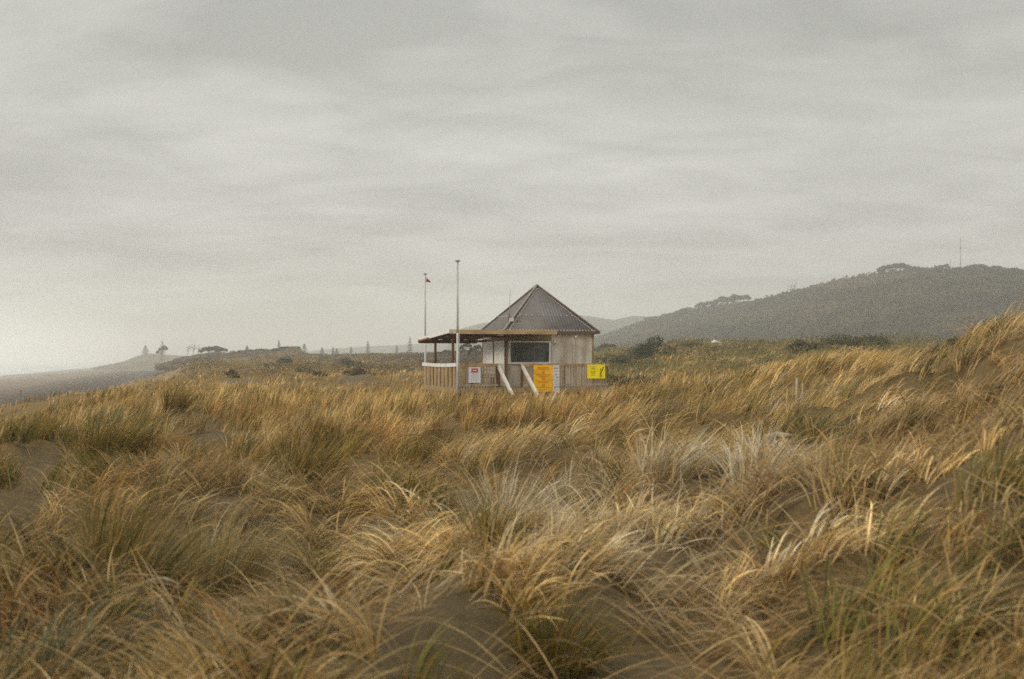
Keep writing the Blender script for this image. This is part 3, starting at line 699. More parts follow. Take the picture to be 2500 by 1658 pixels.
def shrub(px, y, wpx, hm_, base, label, group, n=900, seed=0, sink=.15, name='shrub', lean=.0):
    rs = np.random.default_rng(seed + 100); x = wx(px, y); g = hz(x, y)
    w2 = wpx * y / F / 2; e = empty(name, (x, y, ZC + g)); tag(e, label, 'shrub', group)
    blobs = []
    for i in range(7 + int(wpx / 25)):
        u = rs.uniform(-.85, .85); hh = hm_ * (1 - .55 * abs(u) ** 1.8) * rs.uniform(.6, 1)
        r = rs.uniform(.24, .42) * min(w2, hm_ * 1.6)
        blobs.append((u * w2 + lean * hh, rs.uniform(-.6, .6) * min(w2, hm_ * 1.5), hh - r * .8, r * 1.25, r * 1.1, r * .85))
    P, idx = blobpts(blobs, int(n * 1.4), rs, .5); P[:, 2] = np.maximum(P[:, 2], -sink + rs.random(len(P)) * .3)
    sz = max(.05, .9 * y / 1138)
    V, Fq, c = quads(P, sz * .95, rs, leafcols(len(P), base, rs, .4, idx)); mesh_np('foliage', V, Fq, M['leaf'], e, cols=c)
    m = MB()
    for i in range(4):
        bl = blobs[i]; m.cyl((bl[0] * .25, bl[1] * .25, -.3), (bl[0], bl[1], bl[2]), .05 + hm_ * .012, .02, 6)
    m.build('stem', M['trunk'], e); return e
GR = (.125, .115, .04); DG = (.072, .074, .034); OL = (.15, .12, .045); BR = (.09, .06, .028)
gs = 'shrubs scattered over the dunes right of the hut'
SH = [
 (1545, 61, 130, 1.15, DG, 'broad dark green bush low against the right end of the hut deck', gs, 2600),
 (1500, 74, 70, 1.0, GR, 'small green bush behind the right deck corner', gs, 1400),
 (1495, 118, 120, 2.2, DG, 'dull green scrub thicket directly right of the hut wall', gs, 2000),
 (1600, 128, 120, 2.5, DG, 'tall rounded grey green bush on the skyline right of the hut', gs, 2600),
 (1560, 150, 120, 1.8, GR, 'low olive thicket behind the tall rounded bush', gs, 1800),
 (1690, 170, 120, 1.8, GR, 'flat olive scrub patch below the tiny white shed', gs, 1600),
 (1800, 190, 90, 1.6, DG, 'dark scrub clump just right of the tiny white shed', gs, 1400),
 (1880, 210, 140, 1.7, DG, 'long dark scrub band at the foot of the hill', gs, 1600),
 (1960, 96, 80, 1.5, DG, 'round dark bush at the edge of the green flat', gs, 1500),
 (2040, 110, 140, 1.8, DG, 'wide dark green bush on the crest of the right dune', gs, 2400),
 (2120, 104, 110, 1.6, DG, 'dark bush on the dune crest, right of the widest bush', gs, 1700),
 (1900, 80, 90, .8, GR, 'low green mat of scrub in the hollow before the right dune', gs, 1300),
 (1980, 74, 60, .7, GR, 'low green cushion bush beside the pale track', gs, 1000),
 (2330, 42, 150, 1.0, DG, 'dark green bush behind the windblown grass of the right slope', gs, 2600),
 (2420, 44, 110, 1.2, DG, 'dark bush nearly hidden by the right grassy slope', gs, 1800),
 (2200, 60, 60, .8, OL, 'olive tuft of scrub in the dip of the right dune', gs, 900),
]
gl = 'shrubs scattered over the dunes left of the hut'
SH += [
 (695, 230, 36, 1.6, DG, 'small dark green bush on the far left dune', gl, 700),
 (660, 235, 26, 1.2, BR, 'little brown bush left of the small dark green one', gl, 500),
 (845, 215, 80, 1.9, DG, 'wide dark bush in the middle of the left dunes', gl, 1200),
 (940, 200, 40, 1.5, GR, 'green bush between the wide dark bush and the hut', gl, 700),
 (985, 180, 60, 1.5, DG, 'dark bush just left of the first flagpole', gl, 900),
 (870, 125, 60, .9, BR, 'brown heap of scrub on the edge of a bare sand hollow', gl, 900),
 (775, 118, 50, .8, BR, 'low brown scrub among straw grass left of the hut', gl, 800),
 (740, 150, 40, .8, OL, 'low olive scrub at the middle of the left dunes', gl, 600),
 (560, 125, 40, .9, BR, 'rounded brown scrub left of the bare sand hollow', gl, 700),
]
for i, (px, y, wp, hh, bc_, lb, gp, n) in enumerate(SH):
    shrub(px, y, wp, hh, bc_, lb, gp, n, i)

def tree_wind(px, y, toppy, basepy, wpx, label, group, base=DG, n=1500, seed=0, lean=.7, cat='tree', name='windswept_tree', sparse=1.0, multi=3):
    rs = np.random.default_rng(seed + 500); x = wx(px, y); zb_ = (HOR - basepy) * y / F; zt = (HOR - toppy) * y / F
    H = zt - zb_; w2 = wpx * y / F / 2; e = empty(name, (x, y, ZC + zb_)); tag(e, label, cat, group)
    blobs = []; m = MB()
    m.cyl((-w2 * .3, 0, -H * .35), (-w2 * .15, 0, H * .35), H * .03 + .05, H * .02 + .03, 7)
    pk = .5 + .32 * min(lean, 1.0)
    for i in range(14):
        t = (i + .5) / 14; u = (-.9 + 1.8 * t) * w2
        q_ = (t - pk) / (pk if t < pk else (1.08 - pk)); top_ = H * (.42 + .58 * max(0, 1 - q_ * q_) ** .7) * rs.uniform(.82, 1.04)
        r = rs.uniform(.16, .26) * max(w2, H * .45)
        blobs.append((u + rs.uniform(-.1, .1) * w2, rs.uniform(-.4, .4) * w2, top_ - r * .5, r * 1.1, r, r * .6))
        m.cyl((-w2 * .15, 0, H * .3), (u, blobs[-1][1], top_ - r * .6), .018 * H + .02, .02, 5)
    for q in range(multi):
        m.cyl((-w2 * .3 + q * w2 * .35, 0, -H * .35), (-w2 * .1 + q * w2 * .4, 0, H * .55), H * .02 + .04, .03, 6)
    P, idx = blobpts(blobs, int(n * sparse), rs, .35)
    V, Fq, c = quads(P, max(.12, .95 * y / 1138), rs, leafcols(len(P), base, rs, .35, idx))
    mesh_np('crown', V, Fq, M['leaf'], e, cols=c); m.build('trunk', M['trunk'], e); return e
gh = 'trees on the skyline of the forested hill'
def sky_at(px): return float(np.interp(px, [p[0] for p in SK], [p[1] for p in SK]))
def dist_at(px): return float(np.interp(px, [p[0] for p in DS], [p[1] for p in DS]))
HT = [(2182, 641, 75, 1.2, 'large windswept tree leaning right on the top of the hill', 2600),
      (2238, 651, 55, .3, 'dense rounded tree just right of the large windswept tree', 1700),
      (2275, 655, 30, .3, 'small dense tree between the rounded tree and the masts', 900),
      (2303, 645, 32, .6, 'thin crowned tree left of the short mast', 500),
      (2338, 652, 24, .4, 'little tree at the foot of the tall mast', 700),
      (2382, 644, 60, .9, 'bushy tree with a raised top right of the tall mast', 2000),
      (2425, 649, 60, .3, 'wide low tree on the right part of the hill top', 1700),
      (2475, 655, 60, .3, 'rightmost low spreading tree on the hill top', 1500),
      (1795, 718, 70, .7, 'spreading tree with light showing through its trunks on the lower ridge', 2200),
      (1765, 724, 50, .6, 'leafy tree left of the spreading one on the lower ridge', 1400),
      (1725, 735, 50, .4, 'dense low tree on the middle of the lower ridge', 1300),
      (1708, 740, 22, .2, 'small tree standing alone at the left end of the lower ridge grove', 500),
      (1675, 752, 50, .7, 'flat topped tree of the row going down the ridge', 1200),
      (1640, 764, 50, .6, 'lower tree of the row with pale gaps below its crown', 1100),
      (1600, 772, 50, .4, 'lowest tree at the left end of the ridge row', 1000),
      (1825, 735, 34, .2, 'small round tree at the right end of the lower ridge grove', 700)]
for i, (px, ty, wp, ln_, lb, n) in enumerate(HT):
    d = dist_at(px) * .995
    tree_wind(px, d, ty, sky_at(px) + 3, wp, lb, gh, (.04, .042, .024), n, i, ln_, multi=2)
# bare thin trees on the hill
def bare(px, y, toppy, basepy, label, group, seed=0, spread=.3, nb=9, name='bare_tree', wind=.15):
    rs = random.Random(seed); x = wx(px, y); zb_ = (HOR - basepy) * y / F; H = (HOR - toppy) * y / F - zb_
    e = empty(name, (x, y, ZC + zb_)); tag(e, label, 'tree', group); m = MB(); r = max(.06, y * .00018)
    m.cyl((0, 0, -H * .3), (wind * H * .5, 0, H * .98), r * 1.3, r * .7, 6); m.build('trunk', M['trunk'], e); m = MB()
    for i in range(nb):
        t = rs.uniform(.45, .95); p0 = Vector((wind * H * .5 * t, 0, H * t)); a = rs.uniform(0, 6.28)
        q = p0 + Vector((math.cos(a) * spread * H * rs.uniform(.4, 1) + wind * H * .2, math.sin(a) * spread * H * .5, H * rs.uniform(.05, .2)))
        m.cyl(p0, q, r * .7, r * .35, 5)
        for k in range(3):
            q2 = q + Vector((rs.uniform(-.3, .6), rs.uniform(-.3, .3), rs.uniform(.1, .5))) * H * .14; m.cyl(q, q2, r * .4, r * .25, 4)
    m.build('branches', M['trunk'], e); return e
gb = 'bare thin trees on the hill slope'
bare(1930, dist_at(1930), 694, 721, 'bare thin tree with a forked top on the hill slope', gb, 1)
bare(1938, dist_at(1938), 692, 719, 'tallest bare tree of the group halfway up the hill', gb, 2)
bare(1922, dist_at(1922), 704, 722, 'short bare pole of a tree at the left of its group', gb, 3, .1, 4)
bare(1980, dist_at(1980), 694, 706, 'small lone bare sapling further up the hill slope', gb, 4, .1, 4)
gw = 'wind bent bare trees on the left scrub ridge'
for i, (px, ty, lb) in enumerate([(455, 843, 'wind bent bare tree at the left of the ridge clump'), (468, 842, 'wind bent bare tree in the middle of the ridge clump'), (480, 845, 'wind bent bare tree at the right of the ridge clump, beside bushes')]):
    bare(px, 515, ty, 872, lb, gw, 10 + i, .34, 12, 'bare_tree', .5)
gt = 'windswept trees along the left scrub ridge'
LT = [(515, 510, 845, 864, 60, .8, 'low windswept bushy tree right of the bare bent trees'), (540, 505, 850, 864, 30, .5, 'small round tree next to the windswept bushy one'),
      (605, 470, 854, 862, 70, .2, 'flat spreading tree crown on the left part of the scrub ridge'), (700, 440, 846, 858, 70, .6, 'highest rounded tree crown on the scrub ridge'),
      (396, 700, 845, 872, 26, .9, 'ragged windswept tree beside the left tall pine'),
      (1130, 250, 838, 872, 36, 1.2, 'windswept tree seen below the veranda roof, right of the thick flagpole'),
      (1165, 250, 842, 884, 44, .1, 'round grey green tree seen below the veranda roof beside the white wall shutters'),
      (1085, 330, 855, 880, 50, .6, 'scrubby tree seen between the two veranda posts'),
      (1480, 330, 838, 868, 60, .4, 'hazy tree rising behind scrub at the right wall of the hut'),
      (1645, 260, 828, 856, 40, .7, 'hazy ragged tree behind the skyline bushes right of the hut')]
for i, (px, y, ty, by, wp, ln_, lb) in enumerate(LT):
    tree_wind(px, y, ty, by, wp, lb, gt, (.06, .056, .028), 1200, 40 + i, ln_)
# pines with tiered branches
def pine(px, y, toppy, basepy, wpx, label, seed=0):
    rs = np.random.default_rng(seed + 900); x = wx(px, y); zb_ = (HOR - basepy) * y / F; H = (HOR - toppy) * y / F - zb_
    w2 = 1.5 * wpx * y / F / 2; e = empty('pine_tree', (x, y, ZC + zb_)); tag(e, label, 'tree', 'tall pines standing out of the left scrub')
    MB().cyl((0, 0, -H * .3), (0, 0, H), H * .018 + .06, .05, 7).build('trunk', M['trunk'], e)
    P = []; nt_ = 11
    for t in range(nt_):
        f = .08 + .9 * t / nt_; R_ = w2 * (1 - f) ** .8 * rs.uniform(.75, 1.1) + .05 * w2
        for k in range(8):
            a = 2 * math.pi * (k + rs.random() * .6) / 8
            for q in range(12):
                s_ = (q + .5) / 12; P.append((math.cos(a) * R_ * s_, math.sin(a) * R_ * s_, H * f + R_ * .35 * s_ ** 2 + rs.normal() * H * .006))
    P = np.array(P); V, Fq, c = quads(P, max(.12, .36 * y / 1138), rs, leafcols(len(P), (.035, .042, .026), rs, .3)); mesh_np('crown', V, Fq, M['leaf'], e, cols=c)
PN = [(355, 820, 842, 866, 14, 'pine on the hazy headland furthest left'), (396, 800, 831, 868, 14, 'taller pine with a bushy foot on the headland'),
      (603, 640, 843, 860, 8, 'faint small pine tip on the left scrub ridge'), (681, 560, 829, 856, 8, 'slim faint pine behind the highest ridge crown'),
      (743, 520, 838, 868, 15, 'broad pine right of the highest ridge crown'), (786, 560, 848, 868, 10, 'small pine right of the broad one'),
      (813, 570, 847, 868, 8, 'left one of two close small faint pines'), (822, 570, 849, 868, 8, 'right one of two close small faint pines'),
      (857, 590, 845, 868, 8, 'faint tiny pine midway to the tall slim pine'), (898, 480, 831, 870, 12, 'tall slim pine in the middle of the left scrub'),
      (969, 600, 842, 868, 9, 'faint pine left of the tallest pine near the hut'), (1001, 420, 821, 868, 13, 'tallest pine, just left of the veranda roof tip')]
for i, (px, y, ty, by, wp, lb) in enumerate(PN): pine(px, y * 1.45, ty, by, wp, lb, i)

# masts on the hill
def mast(px, toppy, label, box=False):
    y = dist_at(px) * .99; zb_ = (HOR - sky_at(px)) * y / F - 3; H = (HOR - toppy) * y / F - zb_
    e = empty('radio_mast', (wx(px, y), y, ZC + zb_)); tag(e, label, 'mast')
    MB().cyl((0, 0, 0), (0, 0, H), .28, .14, 6).build('pole', M['grey_post'], e)
    m = MB().cyl((0, 0, H * .70), (0, 0, H * .75), .5, .5, 8) if box else MB().cyl((0, 0, H * .8), (0, 0, H * .84), .3, .3, 8)
    m.build('antenna_drum', M['grey_post'], e)
mast(2345, 579, 'tall thin radio mast on the hill top', True); mast(2320, 632, 'short thin mast left of the tall radio mast')
# small white shed in the scrub
x0, y0 = wx(1748, 180), 180; g0 = hz(x0, y0) - .38
e = empty('shed', (x0, y0, ZC + g0)); tag(e, 'tiny white gabled shed half hidden in scrub below the hill', 'shed')
MB().box(-.55, .55, -.5, .5, -1, .45).build('wall', M['white'], e)
MB().add([(-.7, -.6, .42), (.7, -.6, .42), (.7, .6, .42), (-.7, .6, .42), (-.25, -.6, .85), (-.25, .6, .85)], [(0, 1, 4), (1, 2, 5, 4), (3, 5, 2), (0, 4, 5, 3), (0, 3, 2, 1)]).build('roof', M['white'], e)
# scrub on the ridges: uncountable mass
def scrub_mass(name, G, n, size, base, label, seed, zt=(0, 1.02), cat='scrub'):
    Xg, D, Zg = G; rs = np.random.default_rng(seed); nt_, npx = Xg.shape
    a = rs.random(n) * 34 * .999 ; a = a.astype(int); b_ = rs.integers(0, npx - 1, n); fu, fv = rs.random(n), rs.random(n)
    a2 = np.minimum(a + 1, nt_ - 1)
    def bl(Q): return (Q[a, b_] * (1 - fu) + Q[a, b_ + 1] * fu) * (1 - fv) + (Q[a2, b_] * (1 - fu) + Q[a2, b_ + 1] * fu) * fv
    P = np.stack([bl(Xg), bl(D), bl(Zg) + ZC], 1)
    cl = fbm(P[:, 0] * .12 * 3 / size, P[:, 1] * .12 * 3 / size, 3); P[:, 2] += rs.random(n) * size * (4.5 * np.clip(cl - .25, 0, 1) if name == 'forest' else 2.1 * cl)
    c = leafcols(n, base, rs, .3) * (.5 + .9 * sstep(.3, .7, fbm(P[:, 0] * .05, P[:, 1] * .05 + P[:, 2] * .04, 3)))[:, None] * (.55 + .95 * sstep(.3, .7, fbm(P[:, 0] * .011 + 5, P[:, 1] * .009 + P[:, 2] * .02, 4)))[:, None]
    V, Fq, c = quads(P, size, rs, c); o = mesh_np(name, V, Fq, M['leaf'], cols=c); tag(o, label, cat, kind='stuff')
scrub_mass('forest', HG, 70000, 1.2, (.050, .040, .020), 'dark forest cover of the right hill', 21, cat='forest')
scrub_mass('scrub', BG, 60000, .5, (.125, .095, .045), 'brown green scrub cover of the left ridge', 22)

def scrub_field(name, n, pxa, pxb, d0, d1, hmax, base, base2, label, seed, thr=.42, edge=40):
    rs = np.random.default_rng(seed); y = np.exp(rs.uniform(np.log(d0), np.log(d1), n)); px = rs.uniform(pxa, pxb, n); x = wx(px, y)
    c1 = fbm(x * .11 + 3, y * .045 + 7, 4); k = rs.random(n) < sstep(thr, thr + .1, c1) * sstep(pxa, pxa + edge, px) * sstep(pxb, pxb - edge, px) + .02
    k &= ~((np.abs(x - HX) < 6) & (y < 66)) & ~((np.abs(px - 1748) < 13) & (y > 140) & (y < 184))
    x, y, c1 = x[k], y[k], c1[k]; n = len(x); hh = hmax * sstep(thr - .05, thr + .25, c1) * (.5 + fbm(x * .5, y * .5, 2))
    P = np.stack([x, y, hrel(x, y) + ZC + rs.random(n) ** .6 * hh], 1)
    t = sstep(.35, .65, fbm(x * .3 + 8, y * .15, 3))[:, None]; c = leafcols(n, (1, 1, 1), rs, .35) * lerp(np.array(base)[None], np.array(base2)[None], t)
    V, Fq, c = quads(P, .85 * y / 1138, rs, c, .3); o = mesh_np(name, V, Fq, M['leaf'], cols=c); tag(o, label, 'scrub', kind='stuff')
scrub_field('dune_scrub', 95000, 1440, 2420, 62, 330, 1.25, (.10, .10, .04), (.24, .20, .075), 'low muted green scrub belt between the right dunes and the hill', 31, .465)
scrub_field('left_dune_scrub', 42000, 430, 1300, 120, 400, 1.5, (.10, .082, .036), (.20, .15, .06), 'low brown scrub patches on the far left dunes', 32, .50)

# ---------------------------------------------------------------- people on the beach
def person(px, y, label, group, coat, trouser, seed, hgt=1.72, stride=.18, turn=0):
    x = wx(px, y); g = hz(x, y); e = empty('person', (x, y, ZC + g), turn); tag(e, label, 'person', group)
    J = [(0, 0, .95), (0, 0, 1.2), (0, 0, 1.42), (0, 0, 1.52), (0, .02, 1.68),
         (.1, 0, .9), (.12, -stride, .5), (.12, -stride * .6, .06), (.12, -stride * .6 - .14, .03),
         (-.1, 0, .9), (-.12, stride * .4, .5), (-.12, stride * 1.3, .08), (-.12, stride * 1.3 - .14, .03),
         (.2, 0, 1.4), (.26, .08, 1.12), (.26, -.02, .88), (-.2, 0, 1.4), (-.26, -.08, 1.12), (-.26, -.14, .9)]
    E = [(0, 1), (1, 2), (2, 3), (3, 4), (0, 5), (5, 6), (6, 7), (7, 8), (0, 9), (9, 10), (10, 11), (11, 12), (2, 13), (13, 14), (14, 15), (2, 16), (16, 17), (17, 18)]
    rd = [.15, .14, .15, .06, .10, .1, .07, .05, .045, .1, .07, .05, .045, .07, .05, .04, .07, .05, .04]
    me = bpy.data.meshes.new('body'); me.from_pydata(J, E, []); o = bpy.data.objects.new('body', me); C.collection.objects.link(o); o.parent = e
    o.scale = (hgt / 1.78,) * 3; me.materials.append(coat)
    sk = o.modifiers.new('skin', 'SKIN')
    for v_, r_ in zip(me.skin_vertices[0].data if me.skin_vertices else [], rd): v_.radius = (r_, r_)
    if not me.skin_vertices:
        bpy.context.view_layer.objects.active = o
    ss = o.modifiers.new('sub', 'SUBSURF'); ss.levels = 1; ss.render_levels = 1
    return e, o
M['navy'] = mat('dark_clothes', (.012, .012, .03), .9, None, 8); M['tan'] = mat('orange_tan', (.45, .17, .07), .8, None, 8)
M['greyc'] = mat('grey_clothes', (.10, .09, .09), .9, None, 8)
def skin_fix(o, rd):
    pass
rdl = [.15, .14, .15, .06, .10, .1, .07, .05, .045, .1, .07, .05, .045, .07, .05, .04, .07, .05, .04]
gp = 'people walking on the beach'
e, o = person(51, 335, 'person in dark clothes walking on the dark beach with an orange dog', gp, M['navy'], None, 1, turn=R(70))
# dog at the feet
dg = empty('dog', (e.location.x - .75, e.location.y - .3, ZC + hz(e.location.x - .75, e.location.y - .3)), R(10)); tag(dg, 'orange tan dog beside the person on the beach', 'dog')
J = [(-.38, 0, .50), (-.1, 0, .47), (.2, 0, .50), (.36, 0, .62), (.48, 0, .72), (.62, 0, .68), (-.45, .07, .35), (-.52, .07, .18), (-.46, .07, .02), (-.45, -.07, .35), (-.52, -.07, .18), (-.46, -.07, .02),
     (.22, .07, .28), (.22, .07, .02), (.22, -.07, .28), (.22, -.07, .02), (-.55, 0, .6), (-.7, 0, .7)]
E = [(0, 1), (1, 2), (2, 3), (3, 4), (4, 5), (0, 6), (6, 7), (7, 8), (0, 9), (9, 10), (10, 11), (2, 12), (12, 13), (2, 14), (14, 15), (0, 16), (16, 17)]
me = bpy.data.meshes.new('dog_body'); me.from_pydata(J, E, []); me.materials.append(M['tan']); do = bpy.data.objects.new('body', me); C.collection.objects.link(do); do.parent = dg
do.modifiers.new('skin', 'SKIN'); ds = do.modifiers.new('sub', 'SUBSURF'); ds.levels = 1; ds.render_levels = 1
DR = [.13, .12, .14, .09, .085, .04, .06, .035, .03, .06, .035, .03, .045, .03, .045, .03, .03, .02]
e2, o2 = person(114, 700, 'left one of two faint people walking by the water', gp, M['greyc'], None, 2, turn=R(20))
e3, o3 = person(119, 700, 'right one of two faint people walking by the water', gp, M['navy'], None, 3, turn=R(-10))
for ob, rr2 in ((o, rdl), (do, DR), (o2, rdl), (o3, rdl)):
    me = ob.data
    if not me.skin_vertices:
        bpy.context.view_layer.objects.active = ob
        ob.modifiers.remove(ob.modifiers['skin']); ob.modifiers.remove(ob.modifiers['sub'])
        ob.select_set(True); bpy.ops.object.modifier_add(type='SKIN')
        ss = ob.modifiers.new('sub', 'SUBSURF'); ss.levels = 1; ss.render_levels = 1; ob.select_set(False)
    for q, v_ in enumerate(me.skin_vertices[0].data):
        v_.radius = (rr2[q], rr2[q]); v_.use_root = (q == 0)

# pale posts and fallen board on the right midground
yp = 21.0; gx = wx(1943, yp); gz = hz(gx, yp)
for (px, tp, wdt, lb) in ((1943, 922, .024, 'taller pale weathered fence post leaning in the right grass'), (1957, 936, .015, 'thinner pale stake right of the taller weathered post')):
    x = wx(px, yp); e = empty('fence_post', (x, yp, ZC + hz(x, yp) - .2)); tag(e, lb, 'post', 'old fence posts in the right grass')
    H = (HOR - tp) * yp / F - hz(x, yp) + .2
    MB().cyl((0, 0, 0), (.02, 0, H), wdt, wdt * .85, 8).build('shaft', M['dull'], e)
    MB().cyl((-.3, .02, H * .82), (.3, .02, H * .80), .004, .004, 4).build('wire', M['grey_post'], e)
yb = 15.0; x = wx(1905, yb); zb2 = hz(x, yb) + .16
e = empty('driftwood', (x, yb, ZC + zb2), R(4)); tag(e, 'pale bleached driftwood branch lying in the right grass', 'driftwood')
rsd = random.Random(4); m = MB()
for (a, b_, r0, r1) in (((-.20, 0, -.02), (-.02, .02, .02), .045, .04), ((-.02, .02, .02), (.20, .0, .0), .04, .02), ((-.19, -.03, -.14), (-.12, 0, -.02), .035, .04), ((.02, 0, .01), (.10, -.05, -.10), .02, .012), ((.20, 0, 0), (.34, .03, .03), .018, .008)):
    m.cyl(a, b_, r0, r1, 7)
m.build('branch', M['dull'], e)

# ---------------------------------------------------------------- grass
STRAW = np.array([.46, .29, .088]); STRAW2 = np.array([.58, .42, .19]); PALE = np.array([.74, .64, .45]); GREEN = np.array([.19, .16, .03]); DGREEN = np.array([.095, .09, .02]); BROWN = np.array([.29, .145, .036]); BLUEG = np.array([.13, .15, .065])
def blades(base, az, lean, bend, ln_, wd, col, K, rs, curlp=1.5, tipw=.12, tipbright=.12):
    n = len(base); t = np.linspace(0, 1, K + 1)
    ph = lean[:, None] + bend[:, None] * (t[None, :] ** curlp); ph = np.minimum(ph, 2.3)
    azt = az[:, None] + (rs.normal(size=n) * .35)[:, None] * t[None, :]
    phm = (ph[:, 1:] + ph[:, :-1]) / 2; azm = (azt[:, 1:] + azt[:, :-1]) / 2
    seg = (ln_ / K)[:, None]
    dx = np.sin(phm) * np.cos(azm) * seg; dy = np.sin(phm) * np.sin(azm) * seg; dz = np.cos(phm) * seg
    z0 = np.zeros((n, 1))
    Px = base[:, :1] + np.concatenate([z0, np.cumsum(dx, 1)], 1); Py = base[:, 1:2] + np.concatenate([z0, np.cumsum(dy, 1)], 1); Pz = base[:, 2:3] + np.concatenate([z0, np.cumsum(dz, 1)], 1)
    wa = az + math.pi / 2 + rs.normal(size=n) * .9
    wv = np.stack([np.cos(wa), np.sin(wa), rs.normal(size=n) * .25], 1)
    # keep the broad side mostly visible from any side by mixing in sideways spread
    prof = np.maximum(1 - t ** 2.2, tipw) * np.minimum(1, .55 + t * 2)
    W2 = (wd[:, None] * prof[None, :] / 2)[:, :, None] * wv[:, None, :]
    P = np.stack([Px, Py, Pz], -1)
    V = np.stack([P - W2, P + W2], 2).reshape(-1, 3)
    st = 2 * (K + 1); b0 = (np.arange(n) * st)[:, None]; k = (2 * np.arange(K))[None, :]
    Fq = np.stack([b0 + k, b0 + k + 1, b0 + k + 3, b0 + k + 2], -1).reshape(-1, 4)
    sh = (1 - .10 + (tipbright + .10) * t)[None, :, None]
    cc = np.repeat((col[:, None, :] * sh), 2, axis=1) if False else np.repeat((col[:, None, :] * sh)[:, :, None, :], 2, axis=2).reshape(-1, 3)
    return V, Fq, cc
def near_t(y): return sstep(34, 12, y)
def tufts(nt_, d0, d1, per, rs, K, wmin, wpx, lmul=1.0, spread=1.0, fallen=.15, px0=-420, px1=2920, name='dune_grass', label='', dens_pow=0, maskcut=True):
    u = rs.random(nt_); ld = np.log(d0) + (np.log(d1) - np.log(d0)) * rs.random(nt_); y = np.exp(ld)
    px = px0 + (px1 - px0) * u; x = (px - 1250) / F * y
    b, crest = beachness(x, y); keep = (b < .35)
    keep &= rs.random(nt_) > sandmask(x, y) * .985
    cl = fbm(x * .55 + 3, y * .55, 3) if d0 < 40 else fbm(x * .08, y * .05, 3)
    keep &= rs.random(nt_) < np.maximum(sstep(.28, .5, cl) * .75 + .25, .9 * sstep(1750, 2000, px))
    if d0 < 25:        # tufts sit on the little mounds, the hollows between stay bare near the eye
        mo = fbm(x * .62 + 11, y * .62 + 5, 3); cut = sstep(28, 12, y) * (1 - sstep(1650, 1950, px) * sstep(8, 12, y))
        keep &= rs.random(nt_) < (1 - cut) + cut * (sstep(.36, .52, mo) * .95 + .05)
    # keep clear of the hut footprint and stair
    du = (x - OX) * math.cos(TH) + (y - OY) * math.sin(TH); dv = -(x - OX) * math.sin(TH) + (y - OY) * math.cos(TH)
    keep &= ~((du > -.2) & (du < DW + .2) & (dv > -.1) & (dv < DP + .2))
    keep &= ~((du > 1.7) & (du < 3.2) & (dv > -3.0) & (dv < .2))
    x, y, px = x[keep], y[keep], px[keep]; n = len(x)
    # tuft properties
    gfac = fbm(x * .35 + 40, y * .3 + 9, 3); gfac2 = fbm(x * .9 + 7, y * .9 + 70, 2)
    left = sstep(1000, 100, px) * sstep(40, 12, y); right = sstep(1600, 2400, px) * sstep(40, 20, y)
    isg = rs.random(n) < sstep(.52, .72, gfac * .6 + gfac2 * .4 + left * .12 - right * .05) * .9 + .07
    tw = rs.random(n)
    tcol = lerp(STRAW[None], STRAW2[None], (tw * .9)[:, None]); 
    br = sstep(.5, .75, fbm(x * .25 + 90, y * .25 + 3, 3))[:, None]; tcol = lerp(tcol, BROWN[None] * 1.25, br * .55)
    pc = np.maximum(sstep(1, .3, np.hypot((px - 1290) / 330, (np.log(y) - math.log(12)) / .42)), sstep(1, .3, np.hypot((px - 1750) / 380, (np.log(y) - math.log(12)) / .42)))
    bl_ = (.10 + .62 * pc * sstep(.35, .6, fbm(x * .5 + 20, y * .5, 2)))[:, None] * near_t(y)[:, None]; tcol = lerp(tcol, PALE[None] * .88, bl_ * rs.random((n, 1)))
    ispale = rs.random(n) < .04 + .22 * pc
    tcol[ispale] = lerp(STRAW2[None], PALE[None] * .9, rs.random((ispale.sum(), 1)))
    gcol = lerp(GREEN[None], DGREEN[None], rs.random((n, 1))); bgm = (rs.random(n) < .3 * left)
    gcol[bgm] = BLUEG * .75
    tcol[isg] = gcol[isg]
    tone = .70 + .74 * sstep(.3, .7, fbm(x * .9 + 33, y * .7 + 21, 3)); tcol = tcol * (tone * rs.uniform(.85, 1.15, n))[:, None]
    near = sstep(26, 9, y)
    wind = .14 + .50 * sstep(1200, 2400, px) + .25 * rs.random(n) + .35 * sstep(.45, .7, fbm(x * .2, y * .2 + 50, 2)) - .1 * left
    wind = np.maximum(wind, .06)
    waz = (fbm(x * .3 + 30, y * .3 + 12, 2) - .5) * 3.0 + rs.normal(size=n) * .3 + (rs.random(n) < .38 * near) * math.pi * sstep(2300, 1500, px)
    per_n = np.maximum(4, (per * rs.uniform(.5, 1.5, n)).astype(int)); idx = np.repeat(np.arange(n), per_n); m = len(idx)
    tr = (.05 + .16 * rs.random(n) * spread) * (1 if d0 < 30 else 2.0) * (1 if d0 < 70 else 2.2)
    a = rs.random(m) * 6.283; r = np.sqrt(rs.random(m)) * tr[idx]
    bx = x[idx] + np.cos(a) * r; by = y[idx] + np.sin(a) * r; bz = hrel(bx, by) + ZC - .02
    # each blade leans outward from the tuft and is combed downwind with its neighbours
    out = (.10 + .45 * rs.random(m) ** 1.5) * np.where(rs.random(m) < .25, 1.8, .8); comb = wind + near * .35 * sstep(.35, .65, fbm(x * .8 + 60, y * .8, 2))
    ww = comb[idx] * rs.uniform(.75, 1.25, m)
    vx = np.cos(a) * out * .6 + np.cos(waz[idx]) * ww; vy = np.sin(a) * out * .6 + np.sin(waz[idx]) * ww
    az = np.arctan2(vy, vx); mag = np.hypot(vx, vy); lean = np.minimum(mag * .62, 1.2)
    nr_ = near[idx]; bend = rs.uniform(.15, .9, m) + mag * .6 + nr_ * rs.uniform(.1, 1.7, m)
